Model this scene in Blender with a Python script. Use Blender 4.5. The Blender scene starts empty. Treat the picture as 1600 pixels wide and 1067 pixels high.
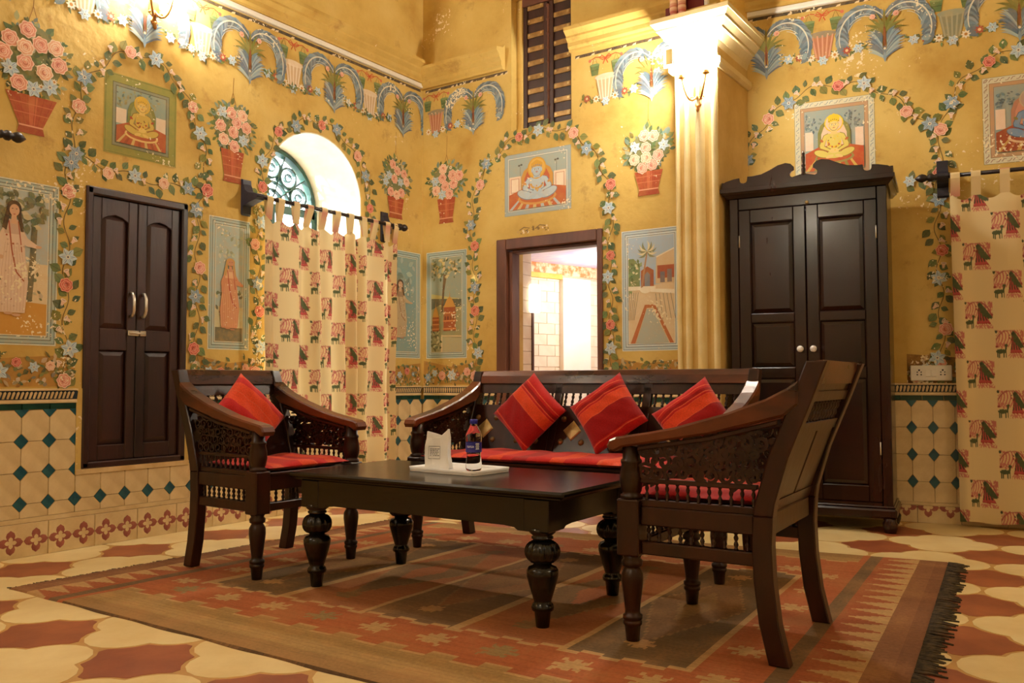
import bpy, bmesh, math, random
import numpy as np
from mathutils import Vector, Matrix
random.seed(7)
R = math.radians
SC = bpy.context.scene
COL = SC.collection

# ------------------------------------------------------------------ camera
# world: room corner at the origin, left wall on x=0, back wall on y=0, z up
yaw, pitch, roll = R(-34.494), R(2.677), R(-0.1225)
fw = Vector((math.sin(yaw)*math.cos(pitch), math.cos(yaw)*math.cos(pitch), math.sin(pitch)))
r0 = Vector((math.cos(yaw), -math.sin(yaw), 0)); u0 = r0.cross(fw)
rt = r0*math.cos(roll) + u0*math.sin(roll); up = -r0*math.sin(roll) + u0*math.cos(roll)
cam = bpy.data.cameras.new('camera'); cam.sensor_width = 36; cam.lens = 1347.85/1600*36
cam.clip_start = 0.05
camo = bpy.data.objects.new('camera', cam); COL.objects.link(camo)
M = Matrix((rt, up, -fw)).transposed().to_4x4(); M.translation = Vector((4.53, -5.314, 0.88))
camo.matrix_world = M
SC.camera = camo

# ------------------------------------------------------------------ world, sun, exposure
W = bpy.data.worlds.new('world'); SC.world = W; W.use_nodes = True
bg = W.node_tree.nodes['Background']; bg.inputs[0].default_value = (0.93, 0.97, 1.0, 1); bg.inputs[1].default_value = 15.0
sun = bpy.data.lights.new('sun', 'SUN'); sun.energy = 65; sun.angle = R(3); sun.color = (1, 0.96, 0.88)
so = bpy.data.objects.new('sun', sun); COL.objects.link(so)
so.rotation_euler = Vector((0.55, 0.75, -0.36)).to_track_quat('-Z', 'Y').to_euler()
pl = bpy.data.lights.new('window_portal', 'AREA'); pl.shape = 'RECTANGLE'; pl.size = 1.0; pl.size_y = 1.5; pl.cycles.is_portal = True
po = bpy.data.objects.new('window_portal', pl); COL.objects.link(po); po.location = (-0.62, -1.14, 1.9)
po.rotation_euler = Vector((1, 0, 0)).to_track_quat('-Z', 'Y').to_euler()
SC.view_settings.view_transform = 'Standard'; SC.view_settings.look = 'None'
SC.view_settings.exposure = -0.44; SC.view_settings.gamma = 1.0; SC.view_settings.use_curve_mapping = False

SC.cycles.max_bounces = 8; SC.cycles.adaptive_threshold = 0.025

# ------------------------------------------------------------------ helpers
def lin(v):
    v = v/255.0
    return v/12.92 if v <= 0.04045 else ((v+0.055)/1.055)**2.4
def C(r, g, b): return (lin(r), lin(g), lin(b), 1.0)

def link(name, me, parent=None, mats=()):
    o = bpy.data.objects.new(name, me); COL.objects.link(o)
    if parent is not None: o.parent = parent
    if me is not None:
        for m in mats:
            if m is not None and len(me.materials) < len(mats): me.materials.append(m)
    return o
def tag(o, label=None, cat=None, group=None, kind=None):
    if label: o['label'] = label
    if cat: o['category'] = cat
    if group: o['group'] = group
    if kind: o['kind'] = kind
    return o
def empty(name, loc=(0, 0, 0), rz=0):
    o = bpy.data.objects.new(name, None); COL.objects.link(o); o.location = loc; o.rotation_euler = (0, 0, rz)
    o.empty_display_size = 0.1
    return o

class MB:
    """mesh builder"""
    def __init__(s): s.v = []; s.f = []; s.sm = []
    def add(s, vs, fs, smooth=False):
        b = len(s.v); s.v += [tuple(p) for p in vs]; s.f += [tuple(i+b for i in f) for f in fs]; s.sm += [smooth]*len(fs); return s
    def box(s, x0, x1, y0, y1, z0, z1, ch=0.0):
        if ch <= 0:
            return s.add([(x0,y0,z0),(x1,y0,z0),(x1,y1,z0),(x0,y1,z0),(x0,y0,z1),(x1,y0,z1),(x1,y1,z1),(x0,y1,z1)],
                  [(3,2,1,0),(4,5,6,7),(0,1,5,4),(1,2,6,5),(2,3,7,6),(3,0,4,7)])
        bm = bmesh.new(); bmesh.ops.create_cube(bm, size=1)
        for v in bm.verts:
            v.co = Vector(((x0+x1)/2+v.co.x*(x1-x0), (y0+y1)/2+v.co.y*(y1-y0), (z0+z1)/2+v.co.z*(z1-z0)))
        bmesh.ops.bevel(bm, geom=bm.edges[:], offset=ch, segments=1, affect='EDGES', profile=0.5)
        return s.bm(bm)
    def bm(s, bm, smooth=False):
        bm.verts.index_update()
        s.add([v.co[:] for v in bm.verts], [[v.index for v in f.verts] for f in bm.faces], smooth); bm.free(); return s
    def prism(s, pts, axis, a, b, ch=0.0):
        """2-D outline extruded along axis 'x','y' or 'z' from a to b. pts are the remaining coordinates in xyz order"""
        def P(p, t):
            return {'x': (t, p[0], p[1]), 'y': (p[0], t, p[1]), 'z': (p[0], p[1], t)}[axis]
        bm = bmesh.new()
        lo = [bm.verts.new(P(p, a)) for p in pts]; hi = [bm.verts.new(P(p, b)) for p in pts]; n = len(pts)
        bm.faces.new(lo); bm.faces.new(hi[::-1])
        for i in range(n): bm.faces.new((lo[i], hi[i], hi[(i+1) % n], lo[(i+1) % n]))
        bmesh.ops.recalc_face_normals(bm, faces=bm.faces[:])
        if ch > 0: 
            ed = [e for e in bm.edges if (e.verts[0] in lo) == (e.verts[1] in lo)]
            bmesh.ops.bevel(bm, geom=ed, offset=ch, segments=1, affect='EDGES', profile=0.5)
        return s.bm(bm)
    def lathe(s, prof, seg=14, org=(0, 0, 0), rip=0, amp=0.0, axis='z', cap=True):
        vs = []; fs = []
        n = len(prof)
        for z, r in prof:
            for k in range(seg):
                a = 2*math.pi*k/seg; rr = r*(1+amp*math.cos(rip*a)) if rip else r
                x, y = rr*math.cos(a), rr*math.sin(a)
                p = {'z': (x, y, z), 'x': (z, x, y), 'y': (y, z, x)}[axis]
                vs.append((p[0]+org[0], p[1]+org[1], p[2]+org[2]))
        for i in range(n-1):
            for k in range(seg):
                k2 = (k+1) % seg
                fs.append((i*seg+k, i*seg+k2, (i+1)*seg+k2, (i+1)*seg+k))
        s.add(vs, fs, True)
        if cap:
            b = len(s.v)-len(vs)
            s.f.append(tuple(b+k for k in range(seg))[::-1]); s.sm.append(False)
            s.f.append(tuple(b+(n-1)*seg+k for k in range(seg))); s.sm.append(False)
        return s
    def tube(s, pts, rad, seg=8, closed=False):
        pts = [Vector(p) for p in pts]; n = len(pts); vs = []; fs = []
        rads = rad if isinstance(rad, (list, tuple)) else [rad]*n
        prev = None
        for i, p in enumerate(pts):
            if closed: t = pts[(i+1) % n]-pts[(i-1) % n]
            else: t = pts[min(i+1, n-1)]-pts[max(i-1, 0)]
            t.normalize()
            if prev is None:
                a = Vector((0, 0, 1)) if abs(t.z) < 0.9 else Vector((1, 0, 0))
                prev = t.cross(a).normalized()
            nrm = (prev - t*prev.dot(t)).normalized(); prev = nrm; bn = t.cross(nrm)
            for k in range(seg):
                a = 2*math.pi*k/seg
                vs.append(p+(nrm*math.cos(a)+bn*math.sin(a))*rads[i])
        m = n if closed else n-1
        for i in range(m):
            j = (i+1) % n
            for k in range(seg):
                k2 = (k+1) % seg
                fs.append((i*seg+k, i*seg+k2, j*seg+k2, j*seg+k))
        s.add(vs, fs, True)
        if not closed:
            b = len(s.v)-len(vs)
            s.f.append(tuple(b+k for k in range(seg))[::-1]); s.sm.append(False)
            s.f.append(tuple(b+(n-1)*seg+k for k in range(seg))); s.sm.append(False)
        return s
    def ribbon(s, pts, w, t, fr):
        """flat ribbon of width w in plane, thickness t along the normal; fr maps (a,b,n) to 3-D"""
        n = len(pts); vs = []
        for i, p in enumerate(pts):
            a = pts[max(i-1, 0)]; b = pts[min(i+1, n-1)]
            dx, dy = b[0]-a[0], b[1]-a[1]; L = math.hypot(dx, dy) or 1
            nx, ny = -dy/L*w/2, dx/L*w/2
            vs += [fr(p[0]+nx, p[1]+ny, -t/2), fr(p[0]-nx, p[1]-ny, -t/2), fr(p[0]-nx*.5, p[1]-ny*.5, t/2), fr(p[0]+nx*.5, p[1]+ny*.5, t/2)]
        fs = []
        for i in range(n-1):
            for k in range(4):
                fs.append((i*4+k, i*4+(k+1) % 4, (i+1)*4+(k+1) % 4, (i+1)*4+k))
        fs += [(3, 2, 1, 0), tuple((n-1)*4+k for k in range(4))]
        return s.add(vs, fs)
    def mesh(s, name):
        me = bpy.data.meshes.new(name); me.from_pydata(s.v, [], s.f)
        me.polygons.foreach_set('use_smooth', s.sm); 
        bm = bmesh.new(); bm.from_mesh(me); bmesh.ops.recalc_face_normals(bm, faces=bm.faces[:]); bm.to_mesh(me); bm.free()
        me.update(); return me
    def build(s, name, mat, parent=None):
        return link(name, s.mesh(name), parent, (mat,))

def inst(name, me, parent, loc=(0, 0, 0), rot=(0, 0, 0), sc=(1, 1, 1)):
    o = bpy.data.objects.new(name, me); COL.objects.link(o); o.parent = parent
    o.location = loc; o.rotation_euler = rot; o.scale = sc
    return o

# ---- materials
def newmat(name):
    m = bpy.data.materials.new(name); m.use_nodes = True; nt = m.node_tree
    b = nt.nodes['Principled BSDF']; return m, nt, b
def N(nt, typ, **kw):
    n = nt.nodes.new(typ)
    for k, v in kw.items():
        if k.startswith('i_'):
            n.inputs[int(k[2:]) if k[2:].isdigit() else k[2:].replace('_', ' ')].default_value = v
        else: setattr(n, k, v)
    return n
def noisy(name, c1, c2, scale=6, rough=0.6, bump=0.1, bscale=60, stretch=(1, 1, 1), spec=0.5, metal=0.0, detail=6, lo=0.35, hi=0.65, coat=0.0, rvar=0.0):
    m, nt, b = newmat(name); L = nt.links.new
    tc = N(nt, 'ShaderNodeTexCoord'); mp = N(nt, 'ShaderNodeMapping'); mp.inputs['Scale'].default_value = stretch
    L(tc.outputs['Object'], mp.inputs[0])
    no = N(nt, 'ShaderNodeTexNoise', i_Scale=scale, i_Detail=detail, i_Roughness=0.62); L(mp.outputs[0], no.inputs[0])
    rp = N(nt, 'ShaderNodeValToRGB'); rp.color_ramp.elements[0].position = lo; rp.color_ramp.elements[1].position = hi
    rp.color_ramp.elements[0].color = c1; rp.color_ramp.elements[1].color = c2
    L(no.outputs[0], rp.inputs[0]); L(rp.outputs[0], b.inputs['Base Color'])
    b.inputs['Roughness'].default_value = rough; b.inputs['Metallic'].default_value = metal
    b.inputs['Specular IOR Level'].default_value = spec
    b.inputs['Coat Weight'].default_value = coat; b.inputs['Coat Roughness'].default_value = 0.12
    if rvar:
        mr = N(nt, 'ShaderNodeMapRange'); mr.inputs[3].default_value = rough-rvar; mr.inputs[4].default_value = rough+rvar
        L(no.outputs[0], mr.inputs[0]); L(mr.outputs[0], b.inputs['Roughness'])
    if bump:
        n2 = N(nt, 'ShaderNodeTexNoise', i_Scale=bscale, i_Detail=4); L(mp.outputs[0], n2.inputs[0])
        bp = N(nt, 'ShaderNodeBump', i_Strength=bump, i_Distance=0.01); L(n2.outputs[0], bp.inputs['Height']); L(bp.outputs[0], b.inputs['Normal'])
    return m
def plain(name, col, rough=0.5, metal=0.0, spec=0.5):
    m, nt, b = newmat(name); b.inputs['Base Color'].default_value = col; b.inputs['Roughness'].default_value = rough
    b.inputs['Metallic'].default_value = metal; b.inputs['Specular IOR Level'].default_value = spec
    return m
def emit(name, col, st):
    m, nt, b = newmat(name); b.inputs['Base Color'].default_value = col
    b.inputs['Emission Color'].default_value = col; b.inputs['Emission Strength'].default_value = st
    return m

def plaster():
    m, nt, b = newmat('ochre_plaster'); L = nt.links.new
    g = N(nt, 'ShaderNodeNewGeometry')
    n1 = N(nt, 'ShaderNodeTexNoise', i_Scale=1.7, i_Detail=8, i_Roughness=0.6); L(g.outputs['Position'], n1.inputs[0])
    rp = N(nt, 'ShaderNodeValToRGB'); e = rp.color_ramp.elements
    e[0].position = 0.3; e[0].color = C(186, 146, 68); e[1].position = 0.72; e[1].color = C(224, 194, 116)
    x = e.new(0.5); x.color = C(211, 176, 95)
    L(n1.outputs[0], rp.inputs[0])
    n3 = N(nt, 'ShaderNodeTexNoise', i_Scale=5.5, i_Detail=7, i_Roughness=0.7); L(g.outputs['Position'], n3.inputs[0])
    r3 = N(nt, 'ShaderNodeValToRGB'); r3.color_ramp.elements[0].position = 0.57; r3.color_ramp.elements[1].position = 0.78
    mx = N(nt, 'ShaderNodeMix', data_type='RGBA'); L(n3.outputs[0], r3.inputs[0])
    mul = N(nt, 'ShaderNodeMath', operation='MULTIPLY', i_1=0.8); L(r3.outputs[0], mul.inputs[0]); L(mul.outputs[0], mx.inputs[0])
    L(rp.outputs[0], mx.inputs[6]); mx.inputs[7].default_value = C(156, 108, 54)
    # small chips of bare lime
    n4 = N(nt, 'ShaderNodeTexNoise', i_Scale=38, i_Detail=3, i_Roughness=0.6); L(g.outputs['Position'], n4.inputs[0])
    n5 = N(nt, 'ShaderNodeTexNoise', i_Scale=2.3, i_Detail=2); L(g.outputs['Position'], n5.inputs[0])
    ml = N(nt, 'ShaderNodeMath', operation='MULTIPLY'); L(n4.outputs[0], ml.inputs[0]); L(n5.outputs[0], ml.inputs[1])
    r4 = N(nt, 'ShaderNodeValToRGB'); r4.color_ramp.elements[0].position = 0.405; r4.color_ramp.elements[1].position = 0.42
    L(ml.outputs[0], r4.inputs[0])
    m2 = N(nt, 'ShaderNodeMix', data_type='RGBA'); L(r4.outputs[0], m2.inputs[0]); L(mx.outputs[2], m2.inputs[6]); m2.inputs[7].default_value = C(240, 220, 180)
    L(m2.outputs[2], b.inputs['Base Color']); b.inputs['Roughness'].default_value = 0.72; b.inputs['Specular IOR Level'].default_value = 0.25
    n2 = N(nt, 'ShaderNodeTexNoise', i_Scale=22, i_Detail=6); L(g.outputs['Position'], n2.inputs[0])
    bp = N(nt, 'ShaderNodeBump', i_Strength=0.15, i_Distance=0.02); L(n2.outputs[0], bp.inputs['Height']); L(bp.outputs[0], b.inputs['Normal'])
    return m
def attrmat(name, rough=0.7, wear=0.35, scale=9, wearcol=(214, 166, 84), transl=0.0, bump=0.0, bscale=200, chips=0.0):
    m, nt, b = newmat(name); L = nt.links.new
    at = N(nt, 'ShaderNodeAttribute', attribute_name='Col'); g = N(nt, 'ShaderNodeNewGeometry')
    no = N(nt, 'ShaderNodeTexNoise', i_Scale=scale, i_Detail=9, i_Roughness=0.75); L(g.outputs['Position'], no.inputs[0])
    mr = N(nt, 'ShaderNodeMapRange'); mr.inputs[1].default_value = 0.42; mr.inputs[2].default_value = 0.72; mr.inputs[3].default_value = 0.08*min(1, wear*5); mr.inputs[4].default_value = min(1, wear*2)
    L(no.outputs[0], mr.inputs[0])
    mx = N(nt, 'ShaderNodeMix', data_type='RGBA'); L(mr.outputs[0], mx.inputs[0]); L(at.outputs['Color'], mx.inputs[6]); mx.inputs[7].default_value = C(*wearcol)
    if chips:
        n6 = N(nt, 'ShaderNodeTexNoise', i_Scale=55, i_Detail=2); L(g.outputs['Position'], n6.inputs[0])
        n7 = N(nt, 'ShaderNodeTexNoise', i_Scale=4, i_Detail=2); L(g.outputs['Position'], n7.inputs[0])
        pm_ = N(nt, 'ShaderNodeMath', operation='MULTIPLY'); L(n6.outputs[0], pm_.inputs[0]); L(n7.outputs[0], pm_.inputs[1])
        r6 = N(nt, 'ShaderNodeValToRGB'); r6.color_ramp.elements[0].position = chips; r6.color_ramp.elements[1].position = chips+.012; L(pm_.outputs[0], r6.inputs[0])
        m6 = N(nt, 'ShaderNodeMix', data_type='RGBA'); L(r6.outputs[0], m6.inputs[0]); L(mx.outputs[2], m6.inputs[6]); m6.inputs[7].default_value = C(240, 224, 186); mx = m6
    L(mx.outputs[2], b.inputs['Base Color']); b.inputs['Roughness'].default_value = rough; b.inputs['Specular IOR Level'].default_value = 0.25
    if bump:
        n2 = N(nt, 'ShaderNodeTexNoise', i_Scale=bscale, i_Detail=3); L(g.outputs['Position'], n2.inputs[0])
        bp = N(nt, 'ShaderNodeBump', i_Strength=bump, i_Distance=0.004); L(n2.outputs[0], bp.inputs['Height']); L(bp.outputs[0], b.inputs['Normal'])
    if transl:
        tr = N(nt, 'ShaderNodeBsdfTranslucent'); L(mx.outputs[2], tr.inputs[0])
        ms = N(nt, 'ShaderNodeMixShader'); ms.inputs[0].default_value = transl
        L(b.outputs[0], ms.inputs[1]); L(tr.outputs[0], ms.inputs[2]); L(ms.outputs[0], nt.nodes['Material Output'].inputs[0])
    return m

PLASTER = plaster()
PAINT = attrmat('mural_paint', wear=0.16, scale=14, chips=.375)
PAINTW = attrmat('mural_paint_worn', wear=0.24, scale=16, chips=.36)
WOOD = noisy('dark_teak', C(20, 8, 4), C(58, 25, 12), 5, 0.32, 0.08, 40, (1, 1, 0.25), spec=0.35, coat=0.08, rvar=0.1)
WOODX = noisy('dark_teak_lit_rail', C(44, 19, 8), C(116, 58, 26), 5, 0.30, 0.06, 40, (0.3, 0.3, 1), spec=0.4, coat=0.12, rvar=0.1)  # teak lightened for arms and top rails, their highlight put into the colour
WARD = noisy('wardrobe_wood', C(15, 6, 3), C(46, 18, 9), 4, 0.24, 0.015, 40, (1, 1, 0.2), spec=0.35, coat=0.12, rvar=0.08)
BLACK = noisy('black_lacquer', C(7, 5, 4), C(16, 11, 8), 4, 0.24, 0.03, 50, (0.4, 1, 1), spec=0.4, coat=0.2, rvar=0.08)
DOORW = noisy('cupboard_wood', C(27, 11, 5), C(62, 27, 15), 4, 0.45, 0.15, 40, (1, 1, 0.2), rvar=0.1)
FRAMEW = noisy('doorframe_wood', C(70, 38, 26), C(112, 66, 46), 4, 0.5, 0.15, 40, (1, 1, 0.2), rvar=0.1)
CREAMT = noisy('cream_tile', C(212, 184, 134), C(232, 208, 160), 7, 0.32, 0.03, 30, spec=0.4)
TEAL = noisy('teal_tile', C(26, 72, 86), C(46, 98, 106), 12, 0.3, 0.03, 30)
GREENT = noisy('green_tile', C(16, 48, 36), C(28, 70, 54), 9, 0.3, 0.03, 30)
GROUT = noisy('tile_grout', C(150, 116, 70), C(186, 152, 98), 14, 0.8, 0.1)
FCREAM = noisy('floor_cream', C(226, 196, 132), C(240, 216, 158), 3.2, 0.42, 0.04, 30, spec=0.4)
FRED = noisy('floor_terracotta', C(136, 70, 40), C(168, 96, 56), 3.5, 0.45, 0.04, 30, spec=0.4)
FTAN = noisy('floor_tan', C(186, 138, 72), C(206, 160, 92), 6, 0.5, 0.04, 30, spec=0.4)
BRASS = noisy('aged_brass', C(164, 136, 80), C(216, 192, 132), 12, 0.4, 0.05, 60, metal=0.55)
GILT = noisy('gilt_metal', C(150, 100, 44), C(206, 150, 80), 14, 0.35, 0.1, 60, metal=0.8)
STEEL = plain('bright_steel', C(214, 208, 196), 0.28, 0.9)
WHITEP = noisy('white_plastic', C(232, 224, 206), C(242, 236, 222), 3, 0.45, 0.0)
IRON = noisy('dark_iron', C(16, 17, 28), C(36, 36, 52), 10, 0.45, 0.1, 60)
CREAMP = noisy('white_plaster', C(236, 226, 200), C(246, 240, 222), 3, 0.7, 0.1, 30)
# ------------------------------------------------------------------ frames of the wall planes
TH = math.atan(0.15)
class Frame:
    def __init__(s, O, U, N): s.O = Vector(O); s.U = Vector(U); s.N = Vector(N); s.V = Vector((0, 0, 1))
    def p(s, u, v, n=0.0): return s.O + s.U*u + s.V*v + s.N*n
FL = Frame((0, 0, 0), (0, 1, 0), (1, 0, 0))
FB = Frame((0, 0, 0), (1, 0, 0), (0, -1, 0))
FR = Frame((3.49, 0.583, 0), (math.cos(TH), math.sin(TH), 0), (math.sin(TH), -math.cos(TH), 0))
def ru(X): return (X-3.49)/math.cos(TH)

def slab(name, outer, holes, fr, depth, mat, parent=None):
    bm = bmesh.new(); ed = []
    for lp in [outer]+holes:
        vs = [bm.verts.new((p[0], p[1], 0)) for p in lp]
        ed += [bm.edges.new((vs[i], vs[(i+1) % len(vs)])) for i in range(len(vs))]
    bmesh.ops.triangle_fill(bm, use_beauty=True, edges=ed)
    ret = bmesh.ops.extrude_face_region(bm, geom=bm.faces[:], use_keep_orig=True)
    mv = [g for g in ret['geom'] if isinstance(g, bmesh.types.BMVert)]
    ms = set(mv)
    for v in bm.verts:
        q = fr.p(v.co.x, v.co.y, -depth if v in ms else 0.0); v.co = q
    bmesh.ops.recalc_face_normals(bm, faces=bm.faces[:])
    me = bpy.data.meshes.new(name); bm.to_mesh(me); bm.free()
    return link(name, me, parent, (mat,))
def fprism(mb, fr, pts, u0, u1):
    """profile pts (n,v) extruded along the wall from u0 to u1"""
    vs = [fr.p(u0, v, n) for n, v in pts]+[fr.p(u1, v, n) for n, v in pts]; k = len(pts)
    fs = [tuple(range(k))[::-1], tuple(range(k, 2*k))]+[(i, (i+1) % k, k+(i+1) % k, k+i) for i in range(k)]
    return mb.add(vs, fs)
def fbox(mb, fr, u0, u1, v0, v1, n0, n1): return fprism(mb, fr, [(n0, v0), (n1, v0), (n1, v1), (n0, v1)], u0, u1)
def arc(cx, cy, r, a0, a1, n): return [(cx+r*math.cos(R(a0+(a1-a0)*i/n)), cy+r*math.sin(R(a0+(a1-a0)*i/n))) for i in range(n+1)]

# ------------------------------------------------------------------ structure
HOLE_DOOR = [(-2.80, 0.418), (-2.172, 0.418), (-2.172, 1.952), (-2.80, 1.952)]
WC, WZ, WR = -1.14, 2.19, 0.44
HOLE_WIN = [(WC-WR, 0.35), (WC+WR, 0.35)]+arc(WC, WZ, WR, 0, 180, 24)
wall_left = slab('wall_left', [(-7.6, 0), (0.35, 0), (0.35, 5.6), (-7.6, 5.6)], [HOLE_DOOR, HOLE_WIN], FL, 0.55, PLASTER)
tag(wall_left, 'ochre plaster wall with painted flowers, cupboard door and arched window', 'wall', kind='structure')
wall_back = slab('wall_back', [(-0.0, 0), (0.745, 0), (0.745, 1.955), (1.652, 1.955), (1.652, 0), (2.40, 0), (2.40, 5.6), (-0.0, 5.6)],
                 [[(0.878, 2.775), (1.404, 2.775), (1.404, 3.80), (0.878, 3.80)]], FB, 0.35, PLASTER)
tag(wall_back, 'ochre painted wall with the open doorway and high shutter', 'wall', kind='structure')
wall_alcove = slab('wall_alcove', [(ru(2.30), 0), (ru(6.9), 0), (ru(6.9), 5.6), (ru(2.30), 5.6)], [], FR, 0.3, PLASTER)
tag(wall_alcove, 'ochre painted wall recessed behind the wardrobe', 'wall', kind='structure')
PALE = noisy('pale_plaster', C(226, 206, 160), C(240, 226, 190), 2, .75, .1, 20)
wr = MB().box(6.8, 7.1, -7.9, 1.2, 0, 5.6).build('wall_right', PALE); tag(wr, 'plain pale wall on the right of the camera', 'wall', kind='structure')
wf = MB().box(-0.55, 7.1, -7.9, -7.6, 0, 5.6).build('wall_front', PALE); tag(wf, 'plain pale wall behind the camera', 'wall', kind='structure')
ce = MB().box(-0.55, 7.1, -7.9, 1.5, 5.6, 5.8).build('ceiling', PALE); tag(ce, 'high pale ceiling of the hall', 'ceiling', kind='structure')
floor = MB().box(-1.6, 7.1, -7.9, 3.2, -0.12, 0.0).build('floor', FTAN); tag(floor, 'cement tile floor of cream quatrefoils and terracotta stars', 'floor', kind='structure')

# floor tiles: cream quatrefoils and terracotta stars
def quatre(r, d, n=8):
    pts = []
    t = (2*d+math.sqrt(4*d*d-8*(d*d-r*r)))/4
    a = math.degrees(math.atan2(t, t-d))
    for k in range(4):
        c = (d*math.cos(R(90*k)), d*math.sin(R(90*k)))
        pts += arc(c[0], c[1], r, 90*k-a, 90*k+a, n)[:-1]
    return pts
Pp = 0.545
def starpts(r, d, h):
    q = quatre(r, d, 10); out = []
    # arcs of the four neighbours seen from the star centre
    for k, (sx, sy) in enumerate(((1, 1), (-1, 1), (-1, -1), (1, -1))):
        for x, y in q:
            X, Y = x+sx*h, y+sy*h
            out.append((math.atan2(Y, X), X, Y, k))
    res = []
    for k, (sx, sy) in enumerate(((1, 1), (-1, 1), (-1, -1), (1, -1))):
        seg = [(X, Y) for a, X, Y, kk in out if kk == k and 0 <= X*sx <= h and 0 <= Y*sy <= h and (X*sx+Y*sy) < 1.03*h]
        seg.sort(key=lambda p: math.atan2(p[1], p[0]) % (2*math.pi)); res += seg
    return res
qm = MB().prism(quatre(0.141, 0.126), 'z', 0, 0.0012).mesh('cream_tile'); qm.materials.append(FCREAM)
sm_ = MB().prism(starpts(0.155, 0.126, Pp/2), 'z', 0, 0.0010).mesh('terracotta_tile'); sm_.materials.append(FRED)
ca, sa = math.cos(R(1.8)), math.sin(R(1.8))
for i in range(-4, 7):
    for j in range(-3, 9):
        for me, nm, dx in ((sm_, 'terracotta_tile', 0), (qm, 'cream_tile', Pp/2)):
            x, y = i*Pp+dx, j*Pp+dx
            X, Y = 1.434+x*ca-y*sa, -3.714+x*sa+y*ca
            if X < 0.2 or X > 5.6 or Y < -5.3 or Y > 0.50 or (Y > -0.2 and X < 2.6): 
                if not (-0.1 < X <= 0.3 and -4.6 < Y < -0.1): continue
            inst(nm, me, floor, (X, Y, 0.0), (0, 0, R(1.8)+random.choice([0, R(90), R(180)])))

# ------------------------------------------------------------------ tiled dado
_cache = {}
def clip(poly, u0, u1, v0, v1):
    def cut(ps, f, g):
        o = []
        for i in range(len(ps)):
            a, b = ps[i-1], ps[i]; fa, fb = f(a), f(b)
            if fa >= 0: 
                if not o or o[-1] != a: o.append(a)
            if (fa >= 0) != (fb >= 0):
                t = fa/(fa-fb); o.append((a[0]+(b[0]-a[0])*t, a[1]+(b[1]-a[1])*t))
        return o
    for f in (lambda p: p[0]-u0, lambda p: u1-p[0], lambda p: p[1]-v0, lambda p: v1-p[1]):
        poly = cut(poly, f, None)
        if len(poly) < 3: return []
    return poly
def plate(name, poly, fr, mat, parent, n0, n1):
    c = (sum(p[0] for p in poly)/len(poly), sum(p[1] for p in poly)/len(poly))
    key = (name, id(fr), n0, n1, tuple((round(p[0]-c[0], 4), round(p[1]-c[1], 4)) for p in poly))
    if key not in _cache:
        vs = [fr.U*(p[0]-c[0])+fr.V*(p[1]-c[1])+fr.N*n0 for p in poly]
        cen = 0.0012
        top = [fr.U*((p[0]-c[0])*(1-0.02))+fr.V*((p[1]-c[1])*(1-0.02))+fr.N*n1 for p in poly]
        k = len(poly)
        mb = MB().add(vs+top, [tuple(range(k))[::-1], tuple(range(k, 2*k))]+[(i, (i+1) % k, k+(i+1) % k, k+i) for i in range(k)])
        me = mb.mesh(name); me.materials.append(mat); _cache[key] = me
    return inst(name, _cache[key], parent, fr.p(c[0], c[1], 0))
def dado(fr, wall, uo, du, zo, dz, regions, n0=0.004):
    """octagon tiles with diamonds at lattice points (uo+k du, zo+j dz), clipped to the regions"""
    a, b = 0.255*du, 0.245*dz; g = 0.0009
    for (u0, u1, v0, v1) in regions:
        fbox(MB(), fr, u0, u1, v0, v1, 0.0005, n0).build('grout', GROUT, wall)
        k0, k1 = int(math.floor((u0-uo)/du))-1, int(math.ceil((u1-uo)/du))+1
        j0, j1 = int(math.floor((v0-zo)/dz))-1, int(math.ceil((v1-zo)/dz))+1
        for k in range(k0, k1):
            for j in range(j0, j1):
                cu, cv = uo+k*du, zo+j*dz
                o = [(cu+a+g, cv+g), (cu+du-a-g, cv+g), (cu+du-g, cv+b+g), (cu+du-g, cv+dz-b-g), (cu+du-a-g, cv+dz-g), (cu+a+g, cv+dz-g), (cu+g, cv+dz-b-g), (cu+g, cv+b+g)]
                o = clip(o, u0, u1, v0, v1)
                if len(o) > 2 and (max(p[0] for p in o)-min(p[0] for p in o)) > 0.01 and (max(p[1] for p in o)-min(p[1] for p in o)) > 0.008: plate('octagon_tile', o, fr, CREAMT, wall, n0, n0+0.004)
                d = clip([(cu-a+g, cv), (cu, cv-b+g), (cu+a-g, cv), (cu, cv+b-g)], u0, u1, v0, v1)
                if len(d) > 2 and (max(p[0] for p in d)-min(p[0] for p in d)) > 0.008 and (max(p[1] for p in d)-min(p[1] for p in d)) > 0.008: plate('diamond_tile', d, fr, TEAL, wall, n0, n0+0.004)
ZT = 0.744
dado(FL, wall_left, -2.83, 0.141, 0.267, 0.158, [(-4.1, -2.832, 0.197, ZT), (-2.832, -2.14, 0.197, 0.392), (-2.14, -1.60, 0.197, ZT), (-0.68, -0.009, 0.197, ZT)])
dado(FB, wall_back, 0.011, 0.153, 0.267, 0.158, [(0.009, 0.735, 0.197, ZT), (1.66, 2.25, 0.197, ZT)])
dado(FR, wall_alcove, ru(3.519), 0.1215, 0.254, 0.168, [(ru(2.62), ru(4.7), 0.128, 0.76)])
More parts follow.
